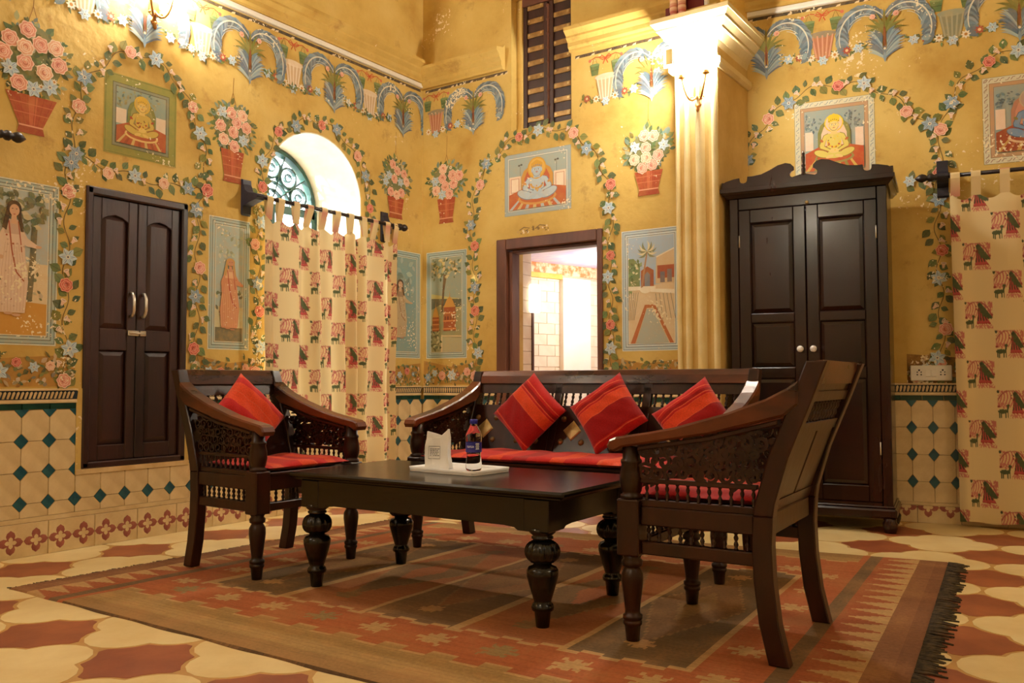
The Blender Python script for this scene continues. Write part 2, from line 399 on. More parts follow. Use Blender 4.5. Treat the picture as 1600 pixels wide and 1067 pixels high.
# green strip, moulded rail and plain bottom strip
def rail(fr, wall, u0, u1, z0, dz, du):
    k = 0; u = u0
    while u < u1-0.01:
        w = min(du, u1-u)
        plate('strip_tile', [(u+.001, z0), (u+w-.001, z0), (u+w-.001, z0+0.030), (u+.001, z0+0.030)], fr, GREENT, wall, 0.001, 0.009); u += du
    mb = MB(); fprism(mb, fr, [(0, z0+.031), (.014, z0+.031), (.016, z0+.038), (.012, z0+.046), (.012, z0+.05), (0, z0+.05)], u0, u1); o = mb.build('moulding', CREAMT, wall)
    mb = MB(); fprism(mb, fr, [(0, z0+.05), (.013, z0+.05), (.022, z0+.09), (.012, z0+.096), (0, z0+.096)], u0, u1); mb.build('leaf_moulding', TEALD, wall)
    mb = MB(); fprism(mb, fr, [(0, z0+.096), (.026, z0+.096), (.026, z0+.104), (0, z0+.106)], u0, u1); mb.build('moulding', CREAMT, wall)
    # white leaves in relief on the dark moulding
    mb = MB(); u = u0+.012
    while u < u1-.012:
        s = 0.55
        pts = [(-.008, .054), (.003, .054), (.012, .084), (.006, .092), (-.003, .086)]
        vs = [fr.p(u+p[0], z0+p[1], .0135+(p[1]-.05)*.225) for p in pts]+[fr.p(u+p[0]*.7, z0+p[1], .0165+(p[1]-.05)*.225) for p in pts]
        mb.add(vs, [(4, 3, 2, 1, 0), (5, 6, 7, 8, 9)]+[(i, (i+1) % 5, 5+(i+1) % 5, 5+i) for i in range(5)]); u += .0215
    lo = mb.build('relief_leaves', CREAMT, wall); lo['kind'] = 'stuff'
TEALD = noisy('dark_blue_glaze', C(24, 36, 48), C(44, 62, 74), 9, 0.35, 0.03, 30)
for fr, wall, a, b, z, du in ((FL, wall_left, -4.1, -2.832, ZT, .141), (FL, wall_left, -2.14, -1.60, ZT, .141), (FL, wall_left, -.68, -.027, ZT, .141), (FB, wall_back, .027, .735, ZT, .153), (FB, wall_back, 1.66, 2.25, ZT, .153), (FR, wall_alcove, ru(2.62), ru(4.7), .76, .1215)):
    rail(fr, wall, a, b, z, .1, du)
for fr, wall, a, b, z0, z1 in ((FL, wall_left, -4.1, 0, .173, .196), (FB, wall_back, 0, .735, .173, .196), (FR, wall_alcove, ru(2.62), ru(4.7), .11, .127)):
    fbox(MB(), fr, a, b, z0, z1, 0, .009).build('border_strip', CREAMT, wall)
SILL = noisy('sill_plaster', C(206, 170, 110), C(232, 204, 150), 6, 0.75, 0.3, 25)
mb = MB(); fbox(mb, FL, -2.83, -2.145, .392, .419, 0, .014); mb.build('plaster_sill', SILL, wall_left)
mb = MB(); fbox(mb, FL, -2.833, -2.802, .392, .85, 0, .010); mb.build('plaster_strip', PLASTER, wall_left)

# skirting of square tiles with four-petal crosses
def cross4(r):
    pts = []
    for k in range(4):
        a = 90*k
        for da, rr in ((-45, .40), (-34, .66), (-20, .84), (-9, .90), (0, 1.0), (9, .90), (20, .84), (34, .66)):
            pts.append((rr*r*math.cos(R(a+da)), rr*r*math.sin(R(a+da))))
    return pts
REDM = noisy('maroon_print', C(140, 72, 62), C(176, 104, 88), 20, 0.4, 0.0)
def skirting(name, fr, u0, u1, h, uo, step, cz, label):
    base = fbox(MB(), fr, u0, u1, 0, h, 0, .008).build(name, GROUT); tag(base, label, 'skirting', kind='structure')
    u = uo-step/2
    while u > u0: u -= 2*step
    while u < u1:
        a, b = max(u, u0), min(u+2*step, u1)
        if b-a > .02: plate('skirting_tile', [(a+.0008, .001), (b-.0008, .001), (b-.0008, h-.002), (a+.0008, h-.002)], fr, CREAMT, base, .008, .014)
        u += 2*step
    k = math.ceil((u0+.05-uo)/step); 
    while uo+k*step < u1-.04:
        c = uo+k*step; pts = [(c+x, cz+y) for x, y in cross4(.062)]
        pts = clip(pts, u0, u1, .002, h-.003)
        o = plate('cross_motif', pts, fr, REDM, base, .0135, .0152)
        pts = [(c+x, cz+y) for x, y in cross4(.030)]; pts = clip(pts, u0, u1, .002, h-.003)
        plate('cross_centre', pts, fr, CREAMT, base, .0150, .0160); k += 1
skirting('baseboard_left', FL, -4.1, -.016, .172, -2.906, .1243, .082, 'cream skirting with maroon crosses under the cupboard wall')
skirting('baseboard_back', FB, .0, .735, .172, .06, .1243, .082, 'cream skirting with maroon crosses left of doorway')
skirting('baseboard_alcove', FR, ru(2.62), ru(4.7), .11, ru(3.60), .123, .098, 'low cream skirting with cropped maroon crosses by the wardrobe')

# cornices
CP = [(0, 3.30), (.035, 3.30), (.035, 3.315), (.05, 3.33), (.05, 3.36), (.075, 3.385), (.075, 3.40), (.11, 3.43), (.11, 3.455), (.03, 3.47), (0, 3.50)]
def cornice(name, fr, segs, dz, label, strip=True):
    e = None
    for a, b in segs:
        mb = MB(); fprism(mb, fr, [(n, v+dz) for n, v in CP], a, b)
        if e is None: e = mb.build(name, PLASTER); tag(e, label, 'cornice', kind='structure')
        else: mb.build('cornice_length', PLASTER, e)
    return e
t1 = cornice('trim_1', FL, [(-7.6, 0.0)], 0, 'stepped ochre cornice along the left wall')
t2 = cornice('trim_2', FB, [(0.0, .82)], -.045, 'short ochre cornice between corner and high shutter')
t3 = cornice('trim_3', FB, [(1.405, 2.30)], -.045, 'short ochre cornice between shutter and pilaster')
t4 = cornice('trim_4', FR, [(ru(2.55), ru(6.9))], .12, 'stepped ochre cornice above the alcove paintings')
for fr, a, b, z, lb in ((FL, -7.6, -.01, 3.264, 'white cable trunking under the left wall cornice'), (FR, ru(2.56), ru(6.0), 3.385, 'white cable trunking under the alcove cornice')):
    mb = MB(); fprism(mb, fr, [(0, z), (.026, z), (.03, z+.006), (.03, z+.03), (.026, z+.034), (0, z+.034)], a, b)
    tag(mb.build('cable_trunking', WHITEP), lb, 'trunking')

# ------------------------------------------------------------------ pilaster
pil = empty('pilaster'); tag(pil, 'fluted cream pilaster with flared capital beside the wardrobe', 'pilaster', kind='structure')
PILM = noisy('pilaster_plaster', C(230, 204, 140), C(244, 226, 174), 3, 0.7, 0.12, 25)
MB().box(2.26, 2.55, -.12, .55, 0, 3.30).build('shaft', noisy('pilaster_ochre', C(206, 166, 86), C(226, 192, 118), 3, 0.7, 0.12, 25), pil)
for x0, x1 in ((2.262, 2.292), (2.322, 2.362), (2.402, 2.462), (2.508, 2.548)):
    c, r = (x0+x1)/2, (x1-x0)/2
    MB().prism([(c+r*math.cos(R(a)), -.12-r*1.5*math.sin(R(a))) for a in range(0, 181, 20)], 'z', .12, 2.90).build('rib', PILM, pil)
def ringbox(x0, x1, y0, z0, z1, g0, g1):
    mb = MB(); vs = []
    for z, g in ((z0, g0), (z1, g1)):
        vs += [(x0-g, y0-g, z), (x1+g, y0-g, z), (x1+g, .52, z), (x0-g, .52, z)]
    return mb.add(vs, [(3, 2, 1, 0), (4, 5, 6, 7), (0, 1, 5, 4), (1, 2, 6, 5), (2, 3, 7, 6), (3, 0, 4, 7)])
cap = ringbox(2.26, 2.55, -.12, 3.02, 3.06, .0, .01).build('capital', PILM, pil)
for z0, z1, g0, g1 in ((2.88, 2.90, .012, .03), (2.90, 2.935, .03, .03), (2.935, 2.95, .03, .008)):
    ringbox(2.26, 2.55, -.12, z0, z1, g0, g1).build('ring_moulding', PILM, pil)
for z0, z1, g0, g1 in ((3.06, 3.11, .012, .04), (3.11, 3.125, .055, .055), (3.125, 3.16, .06, .085), (3.16, 3.175, .09, .09), (3.175, 3.205, .095, .115), (3.205, 3.235, .12, .12)):
    ringbox(2.26, 2.55, -.12, z0, z1, g0, g1).build('capital_step', PILM, cap)

# ------------------------------------------------------------------ door_1: cupboard in the left wall
d1 = empty('door_1'); tag(d1, 'dark wooden double cupboard door set above the tiled skirting', 'door', kind='structure')
Y0, Y1, Z0, Z1 = -2.80, -2.172, .418, 1.952
def bar(par, name, x0, x1, y0, y1, z0, z1, mat, ch=.004): return MB().box(x0, x1, y0, y1, z0, z1, ch).build(name, mat, par)
bar(d1, 'frame_top', -.09, .016, Y0+.001, Y1-.001, Z1-.045, Z1, DOORW, .008); bar(d1, 'frame_bottom', -.09, .016, Y0+.001, Y1-.001, Z0, Z0+.035, DOORW, .006)
bar(d1, 'frame_side', -.09, .016, Y0, Y0+.04, Z0, Z1, DOORW, .008); bar(d1, 'frame_side', -.09, .016, Y1-.04, Y1, Z0, Z1, DOORW, .008)
MB().box(-.12, -.09, Y0, Y1, Z0, Z1).build('back_board', DOORW, d1)
mid = (Y0+Y1)/2
for k, (a, b) in enumerate(((Y0+.042, mid-.002), (mid+.002, Y1-.042))):
    lf = bar(d1, 'door_leaf', -.06, -.03, a, b, Z0+.036, Z1-.047, DOORW, .002)
    st = .055
    for y0, y1, z0, z1, nm in ((a, a+st, Z0+.036, Z1-.047, 'stile'), (b-st, b, Z0+.036, Z1-.047, 'stile'), (a+st, b-st, Z0+.036, Z0+.12, 'rail'), (a+st, b-st, 1.06, 1.18, 'rail')):
        bar(lf, nm, -.032, -.008, y0, y1, z0, z1, DOORW, .004)
    top = [(a+st, Z1-.047), (a+st, 1.78)]+[(a+st+(b-a-2*st)*t, 1.78+.035*math.sin(math.pi*t)) for t in (.1, .25, .5, .75, .9)]+[(b-st, 1.78), (b-st, Z1-.047)]
    MB().prism(top, 'x', -.032, -.008, .003).build('arched_rail', DOORW, lf)
    for z0, z1 in ((Z0+.12, 1.06), (1.18, 1.815)):
        m = .03
        vs = [(-.029, a+st, z0), (-.029, b-st, z0), (-.029, b-st, z1), (-.029, a+st, z1), (-.016, a+st+m, z0+m), (-.016, b-st-m, z0+m), (-.016, b-st-m, z1-m), (-.016, a+st+m, z1-m)]
        MB().add(vs, [(4, 5, 6, 7), (0, 1, 5, 4), (1, 2, 6, 5), (2, 3, 7, 6), (3, 0, 4, 7), (3, 2, 1, 0)]).build('panel', DOORW, lf)
    hy = b-.035 if k == 0 else a+.035
    hm = MB().tube([(-.008, hy, 1.385), (.006, hy, 1.385), (.022, hy, 1.365), (.026, hy, 1.35), (.026, hy, 1.29), (.022, hy, 1.275), (.006, hy, 1.255), (-.008, hy, 1.255)], [.010, .010, .009, .010, .010, .009, .010, .010], 6)
    tag(hm.build('handle', STEEL, lf), 'bright steel pull handle')
bb = MB().box(-.008, .004, mid-.055, mid+.012, 1.145, 1.175, .003).box(-.008, .006, mid+.018, mid+.055, 1.145, 1.175, .003); bb.tube([(.004, mid-.05, 1.16), (.004, mid+.05, 1.16)], .006, 8)
tag(bb.build('bolt', STEEL, d1), 'bright steel slide bolt')

# ------------------------------------------------------------------ door_2: doorway frame and the tiled room beyond
d2 = empty('door_2'); tag(d2, 'brown wooden frame of the open doorway behind the sofa', 'door', kind='structure')
bar(d2, 'jamb', .746, .835, -.02, .10, 0, 1.954, FRAMEW, .006); bar(d2, 'jamb', .835, .868, .02, .12, 0, 1.86, FRAMEW, .004)
bar(d2, 'jamb', 1.612, 1.651, -.02, .10, 0, 1.954, FRAMEW, .006)
bar(d2, 'lintel', .836, 1.611, -.02, .10, 1.872, 1.954, FRAMEW, .006); bar(d2, 'lintel', .868, 1.611, .02, .12, 1.848, 1.871, FRAMEW, .004)
BATH = noisy('bath_tile', C(232, 212, 186), C(244, 230, 208), 4, 0.25, 0.02, 20)
BGR = noisy('bath_grout', C(206, 178, 148), C(222, 198, 170), 8, 0.7, 0.05)
BA, BB = Vector((.02, .98, 0)), Vector((.70, 3.25, 0)); BD = (BB-BA).normalized(); BN = Vector((BD.y, -BD.x, 0))
FBB = Frame(BA, BD, BN)
wb = fbox(MB(), FBB, -.5, 2.6, 0, 2.0, -.12, 0).build('wall_bathroom', BGR)
tag(wb, 'cream tiled far wall seen through the doorway', 'wall', kind='structure')
for j in range(5, 19):
    z0 = j*.102
    for k in range(-2, 10):
        a = k*.205+(.1 if j % 2 else 0); zt = min(z0+.1, 1.87)
        plate('wall_tile', [(a+.002, z0+.002), (a+.203, z0+.002), (a+.203, zt), (a+.002, zt)], FBB, BATH, wb, 0, .006)
MB().box(-.6, 3.1, 3.25, 3.35, 0, 2.0).build('wall_far', BATH)
tag(bpy.data.objects['wall_far'], 'cream end wall of the room beyond the doorway', 'wall', kind='structure')
MB().box(3.0, 3.1, 1.0, 3.25, 0, 2.0).build('wall_side', BATH); tag(bpy.data.objects['wall_side'], 'cream side wall of the room beyond the doorway', 'wall', kind='structure')
# tiled return wall just inside the doorway
wbs = MB().box(.50, .722, .12, .50, 0, 2.22).build('wall_return', BGR); tag(wbs, 'short cream tiled wall inside the doorway jamb', 'wall', kind='structure')
FRS = Frame((.722, 0, 0), (0, 1, 0), (1, 0, 0))
for j in range(4, 21):
    z0 = j*.102; off = .0 if j % 2 else .095
    for a, b in ((.125, .125+.19-off), (.125+.19-off, .499)):
        if b-a > .02: plate('wall_tile', [(a+.002, z0+.002), (b-.002, z0+.002), (b-.002, z0+.1), (a+.002, z0+.1)], FRS, BATH, wbs, 0, .006)
MB().box(.68, .735, .50, .53, 0, 1.62, .004).build('edge_batten', FRAMEW, wbs)
COLM = noisy('white_column_paint', C(246, 240, 226), C(250, 246, 236), 3, 0.5, 0.02)
cw = fbox(MB(), FBB, .775, 1.135, 0, 1.87, .006, .06).build('column', COLM); tag(cw, 'bright white square column beyond the doorway', 'column', kind='structure')
cb = MB().box(-.6, 3.1, .36, 3.35, 2.0, 2.15).build('ceiling_bathroom', noisy('lilac_ceiling', C(190, 184, 232), C(236, 224, 236), 5, .7, .1, stretch=(1, 4, 1)))
tag(cb, 'lilac painted ceiling of the room beyond the doorway', 'ceiling', kind='structure')
fbox(MB(), FBB, -.4, 2.6, 1.90, 2.0, 0, .02).build('frieze_band', noisy('orange_frieze', C(222, 130, 76), C(244, 206, 170), 16, .7, .1, lo=.42, hi=.58), wb)
fbox(MB(), FBB, -.4, .775, 1.855, 1.90, 0, .05).build('beam', noisy('yellow_beam', C(190, 166, 70), C(220, 200, 110), 5, .7, .1), wb)
# lamp inside
bl = empty('wall_lamp', (.76, .5, 1.55)); tag(bl, 'glowing box lamp on the tiled wall inside the doorway', 'lamp')
EMB = emit('bath_glow', (1, .92, .78, 1), 3.0)
MB().box(-.035, .035, -.05, .05, -.115, .115, .015).build('shade', EMB, bl); MB().box(-.038, -.030, -.03, .03, -.05, .05).build('bracket', STEEL, bl)
lp = bpy.data.lights.new('bath_light', 'POINT'); lp.energy = 46; lp.color = (1, .95, .86); lp.shadow_soft_size = .1
lo = bpy.data.objects.new('bath_light', lp); COL.objects.link(lo); lo.location = (.95, 1.60, 1.72)

# ------------------------------------------------------------------ window_1: arched window in the left wall
w1 = empty('window_1'); tag(w1, 'deep arched window with green tracery above the printed curtain', 'window', kind='structure')
ring = [(WC-WR, .35)]+[(WC+WR, .35)]+arc(WC, WZ, WR, 0, 180, 24)
mb = MB(); k = len(ring)
inn = [(WC-WR+.008, .358), (WC+WR-.008, .358)]+arc(WC, WZ, WR-.008, 0, 180, 24)
for i in range(k):
    j = (i+1) % k
    a, b, c, d = ring[i], ring[j], inn[j], inn[i]
    vs = [(x, p[0], p[1]) for x in (-.001, -.54) for p in (a, b, c, d)]
    mb.add(vs, [(0, 1, 2, 3), (7, 6, 5, 4), (3, 2, 6, 7), (0, 4, 5, 1)])
mb.build('reveal', CREAMP, w1)
GRN = noisy('green_window_paint', C(26, 54, 50), C(46, 82, 72), 9, .5, .1)
FW = Frame((-.49, 0, 0), (0, 1, 0), (1, 0, 0))
def fw3(a, b, n): return FW.p(a, b, n)
mb = MB(); mb.ribbon(arc(WC, WZ, .405, 0, 180, 28), .055, .05, fw3); mb.build('arch_frame', GRN, w1)
for y in (WC-.405, WC+.405): MB().box(-.515, -.465, y-.028, y+.028, .36, WZ).build('frame_side', GRN, w1)
MB().box(-.515, -.465, WC-.41, WC+.41, WZ-.06, WZ).build('transom', GRN, w1); MB().box(-.515, -.465, WC-.025, WC+.025, .36, WZ-.06).build('mullion', GRN, w1)
for k in range(5):
    a = 18+36*k; c = (WC+.27*math.cos(R(a)), WZ+.27*math.sin(R(a)))
    mb = MB(); mb.ribbon(arc(c[0], c[1], .075, 0, 360, 16), .022, .03, fw3); mb.ribbon(arc(c[0], c[1], .03, 0, 360, 10), .014, .03, fw3); mb.build('tracery_ring', GRN, w1)
for k in range(4):
    a = 36+36*k
    MB().ribbon([(WC+.06*math.cos(R(a)), WZ+.06*math.sin(R(a))), (WC+.4*math.cos(R(a)), WZ+.4*math.sin(R(a)))], .02, .03, fw3).build('tracery_bar', GRN, w1)
for rr in (.11, .17): MB().ribbon(arc(WC, WZ, rr, 0, 180, 18), .018, .03, fw3).build('tracery_arc', GRN, w1)
for y in (-.2, .2):
    for z in (.8, 1.25, 1.7): MB().box(-.505, -.475, WC+y-.19, WC+y+.19, z-.012, z+.012).build('glazing_bar', GRN, w1)
gm, nt, b = newmat('window_glass'); tr = N(nt, 'ShaderNodeBsdfTransparent'); gl = N(nt, 'ShaderNodeBsdfGlossy'); gl.inputs['Roughness'].default_value = .05
ms = N(nt, 'ShaderNodeMixShader'); ms.inputs[0].default_value = .06; tr.inputs[0].default_value = (.93, .97, 1, 1)
nt.links.new(tr.outputs[0], ms.inputs[1]); nt.links.new(gl.outputs[0], ms.inputs[2]); nt.links.new(ms.outputs[0], nt.nodes['Material Output'].inputs[0])
GLASS = gm
mb = MB(); mb.prism([(WC-.40, .37), (WC+.40, .37)]+arc(WC, WZ, .40, 0, 180, 20), 'x', -.492, -.488); mb.build('glass_pane', GLASS, w1)

# ------------------------------------------------------------------ window_2: high banded shutter in the back wall
BRONZE = noisy('dull_bronze', C(126, 94, 50), C(190, 150, 90), 10, .45, .1, 60, metal=.5)
w2 = empty('window_2'); tag(w2, 'tall dark wooden shutter with brass bands high over the doorway', 'window', kind='structure')
MB().box(.879, 1.403, .16, .19, 2.777, 3.80).build('back_board', WARD, w2)
for x0, x1, mt in ((.879, .93, PLASTER), (1.385, 1.403, FRAMEW)): MB().box(x0, x1, .07, .12, 2.777, 3.80, .004).build('frame_side', mt, w2)
MB().box(.93, 1.385, .07, .12, 2.777, 2.80, .003).build('frame_bottom', FRAMEW, w2); MB().box(.93, 1.385, .07, .12, 3.74, 3.80, .003).build('frame_top', FRAMEW, w2)
for a, b in ((.931, 1.15), (1.165, 1.384)):
    lf = MB().box(a, b, .10, .13, 2.802, 3.738, .002).build('shutter_leaf', DOORW, w2)
    for y0, y1 in ((a, a+.035), (b-.035, b)): MB().box(y0, y1, .084, .10, 2.802, 3.738, .003).build('stile', DOORW, lf)
    for k in range(9):
        z = 2.845+k*.108
        bd = MB().box(a+.036, b-.036, .088, .10, z, z+.040, .003).build('brass_band', BRONZE, lf)
        for x in (a+.055, b-.055):
            MB().lathe([(-.006, .010), (-.003, .008), (0, .002)], 8, (x, .087, z+.021), axis='y').build('stud', BRASS, lf)
pr = []
z = 2.80
while z < 3.735: pr += [(z, .011), (z+.03, .011), (z+.036, .017), (z+.05, .017), (z+.056, .011)]; z += .108
MB().lathe(pr, 8, (1.1575, .088, 0)).build('meeting_rod', FRAMEW, w2)
# ------------------------------------------------------------------ painted wall decoration
def jit(c, a=14):
    d = random.uniform(-a, a); return tuple(max(0, min(255, x+d+random.uniform(-a/3, a/3))) for x in c)
def ell(cx, cy, rx, ry=None, rot=0, n=14):
    ry = rx if ry is None else ry; o = []
    for i in range(n):
        a = 2*math.pi*i/n; x, y = rx*math.cos(a), ry*math.sin(a)
        o.append((cx+x*math.cos(rot)-y*math.sin(rot), cy+x*math.sin(rot)+y*math.cos(rot)))
    return o
def lobed(cx, cy, r, n=8, amp=.1, rot=0, k=4):
    return [(cx+r*(1+amp*math.cos(n*2*math.pi*i/(n*k)))*math.cos(rot+2*math.pi*i/(n*k)), cy+r*(1+amp*math.cos(n*2*math.pi*i/(n*k)))*math.sin(rot+2*math.pi*i/(n*k))) for i in range(n*k)]
def leafp(x, y, l, w, ang, bend=0.0):
    o = []
    for t, s in ((0, 0), (.25, .8), (.5, 1), (.75, .62), (1, 0), (.75, -.62), (.5, -1), (.25, -.8)):
        u, v = t*l, s*w/2+bend*l*math.sin(math.pi*t)
        o.append((x+u*math.cos(ang)-v*math.sin(ang), y+u*math.sin(ang)+v*math.cos(ang)))
    return o
def strip(pts, w):
    L_, R_ = [], []
    ws = w if isinstance(w, (list, tuple)) else [w]*len(pts)
    for i, p in enumerate(pts):
        a, b = pts[max(0, i-1)], pts[min(len(pts)-1, i+1)]
        dx, dy = b[0]-a[0], b[1]-a[1]; q = math.hypot(dx, dy) or 1; h = ws[i]/2
        L_.append((p[0]-dy/q*h, p[1]+dx/q*h)); R_.append((p[0]+dy/q*h, p[1]-dx/q*h))
    return L_, R_
class Paint:
    def __init__(s, fr=None, n0=.0010): s.fr = fr; s.v = []; s.f = []; s.c = []; s.n = n0
    def poly(s, pts, col):
        s.n += 3e-5; b = len(s.v)
        for p in pts: s.v.append(s.fr.p(p[0], p[1], s.n) if s.fr else (p[0], p[1], s.n))
        s.f.append(tuple(range(b, b+len(pts)))); s.c += [C(*col)]*len(pts); return s
    def strip(s, pts, w, col):
        s.n += 3e-5; b = len(s.v); A, B = strip(pts, w); k = len(pts)
        for p in A+B: s.v.append(s.fr.p(p[0], p[1], s.n) if s.fr else (p[0], p[1], s.n))
        for i in range(k-1): s.f.append((b+k+i, b+k+i+1, b+i+1, b+i)); s.c += [C(*col)]*4
        return s
    def rect(s, x0, x1, y0, y1, col): return s.poly([(x0, y0), (x1, y0), (x1, y1), (x0, y1)], col)
    def mesh(s, name, mat):
        me = bpy.data.meshes.new(name); me.from_pydata([tuple(p) for p in s.v], [], s.f)
        at = me.color_attributes.new('Col', 'FLOAT_COLOR', 'CORNER'); at.data.foreach_set('color', np.array(s.c, dtype=np.float32).ravel())
        me.materials.append(mat); return me
    def build(s, name, parent, mat=None):
        return link(name, s.mesh(name, mat or PAINT), parent)
def place(name, me, parent, fr, u, v, ang=0, sc=1, n=.0012):
    o = bpy.data.objects.new(name, me); COL.objects.link(o); o.parent = parent
    B = Matrix((fr.U, fr.V, fr.N)).transposed().to_4x4()
    o.matrix_basis = Matrix.Translation(fr.p(u, v, n)) @ B @ Matrix.Rotation(ang, 4, 'Z') @ Matrix.Diagonal((sc, sc, 1, 1))
    return o

def rose_mesh(dark, mid, light):
    P = Paint(None, 0)
    P.poly(lobed(0, 0, 1, 7, .09), light)
    for k in range(7):
        a = 2*math.pi*k/7
        P.poly(ell(.62*math.cos(a), .62*math.sin(a), .36, .30, a+math.pi/2, 10), mid)
    for k in range(5):
        a = 2*math.pi*k/5+.3
        P.poly(ell(.40*math.cos(a), .40*math.sin(a), .40, .30, a+math.pi/2, 10), light)
        P.poly(ell(.34*math.cos(a), .34*math.sin(a), .34, .26, a+math.pi/2, 10), mid)
    P.poly(ell(0, .02, .42, .38), light).poly(ell(.03, -.02, .36, .32), dark).poly(ell(-.04, .03, .24, .2, .4), light).poly(ell(-.02, .0, .19, .15, .4), mid)
    return P.mesh('rose', PAINT)
ROSES = [rose_mesh((150, 40, 40), (206, 90, 84), (240, 170, 150)), rose_mesh((196, 104, 90), (226, 150, 130), (248, 208, 184)), rose_mesh((206, 120, 96), (236, 178, 146), (252, 226, 198))]
def blue_mesh(a, b, c):
    P = Paint(None, 0)
    for k in range(6):
        an = 2*math.pi*k/6+.2
        P.poly(leafp(0, 0, 1.0, .62, an), a); P.poly(leafp(.1*math.cos(an), .1*math.sin(an), .8, .2, an+.07), b)
    for k in range(6):
        an = 2*math.pi*k/6+.2; P.strip([(.2*math.cos(an), .2*math.sin(an)), (.85*math.cos(an), .85*math.sin(an))], .05, c)
    P.poly(ell(0, 0, .2), (232, 224, 196)).poly(ell(0, 0, .1), (90, 90, 110)); return P.mesh('blue_flower', PAINT)
BLUES = [blue_mesh((190, 214, 222), (120, 156, 184), (236, 242, 238)), blue_mesh((140, 170, 186), (84, 116, 146), (206, 220, 222))]
P = Paint(None, 0)
P.poly([(-.15, -.9), (.15, -.9), (.35, .1), (.62, .55), (-.62, .55), (-.35, .1)], (236, 200, 172)); P.poly(ell(0, .55, .62, .26), (250, 236, 214)).poly(ell(0, .55, .46, .17), (206, 176, 160)); P.poly([(-.2, -.95), (.2, -.95), (.1, -.6), (-.1, -.6)], (96, 128, 80))
BELL = P.mesh('bell_flower', PAINT)
def daisy(a, b):
    P = Paint(None, 0)
    for k in range(8): P.poly(leafp(0, 0, 1, .45, 2*math.pi*k/8), a)
    return P.poly(ell(0, 0, .32), b).mesh('daisy', PAINT)
DAISY = [daisy((236, 226, 200), (190, 130, 60)), daisy((170, 70, 60), (236, 200, 150)), daisy((120, 160, 176), (210, 226, 220))]
GREENS = [(70, 106, 70), (54, 90, 60), (92, 122, 76), (60, 98, 76), (112, 122, 64)]

def resample(path, step):
    out = []; acc = 0.0
    # Catmull-Rom smoothing
    pp = [path[0]]+list(path)+[path[-1]]; dense = []
    for i in range(1, len(pp)-2):
        p0, p1, p2, p3 = pp[i-1], pp[i], pp[i+1], pp[i+2]
        for k in range(10):
            t = k/10
            dense.append(tuple(.5*((2*p1[j])+(-p0[j]+p2[j])*t+(2*p0[j]-5*p1[j]+4*p2[j]-p3[j])*t*t+(-p0[j]+3*p1[j]-3*p2[j]+p3[j])*t**3) for j in (0, 1)))
    dense.append(path[-1])
    out = [dense[0]]; need = step
    for a, b in zip(dense, dense[1:]):
        L = math.hypot(b[0]-a[0], b[1]-a[1])
        while L >= need and L > 0:
            t = need/L; a = (a[0]+(b[0]-a[0])*t, a[1]+(b[1]-a[1])*t); out.append(a); L -= need; need = step
        need -= L
    return out
def garland(wall, fr, path, label, dens=1.0, width=.05, rs=.038, seed=1, worn=False, kinds='rbdbxb'):
    random.seed(seed)
    P = Paint(fr); pts = resample(path, .012)
    wav = []
    for i, p in enumerate(pts):
        a, b = pts[max(0, i-1)], pts[min(len(pts)-1, i+1)]; dx, dy = b[0]-a[0], b[1]-a[1]; q = math.hypot(dx, dy) or 1
        s = .018*math.sin(i*.28); wav.append((p[0]-dy/q*s, p[1]+dx/q*s))
    P.strip(wav, .005, (92, 84, 50))
    n = int(len(pts)/2.7*dens)
    for k in range(n):
        i = int(k*(len(pts)-1)/max(1, n-1)); a, b = pts[max(0, i-1)], pts[min(len(pts)-1, i+1)]
        th = math.atan2(b[1]-a[1], b[0]-a[0]); sd = 1 if k % 2 else -1
        ang = th+sd*random.uniform(.5, 1.3); l = random.uniform(.044, .072)
        x, y = wav[i]; o = random.uniform(.2, 1)*width*.5
        x += -math.sin(th)*sd*o; y += math.cos(th)*sd*o
        col = jit(random.choice(GREENS), 12)
        lf = leafp(x, y, l, l*random.uniform(.6, .85), ang)
        P.poly(lf, col); P.strip([lf[0], lf[4]], .003, tuple(c*.75 for c in col))
    g = P.build('painted_garland', wall, PAINTW if worn else PAINT); tag(g, label)
    step = .082/dens**.5; m = max(2, int(len(pts)*.012/step))
    for k in range(m):
        i = int((k+.5)*len(pts)/m); x, y = wav[min(i, len(wav)-1)]; kd = kinds[k % len(kinds)]
        x += random.uniform(-.012, .012); y += random.uniform(-.012, .012)
        if kd == 'r': place('rose', random.choice(ROSES[:2]), g, fr, x, y, random.uniform(0, 6), rs*random.uniform(.9, 1.1), .009)
        elif kd == 'd': place('blue_flower', random.choice(BLUES), g, fr, x, y, random.uniform(0, 6), rs*1.35, .009)
        elif kd == 'p': place('rose', ROSES[2], g, fr, x, y, random.uniform(0, 6), rs, .009)
        else:
            place('bell_flower', BELL, g, fr, x+random.choice((-1, 1))*.03, y+random.uniform(-.01, .01), random.uniform(-1.2, 1.2), rs*.7, .008)
    return g

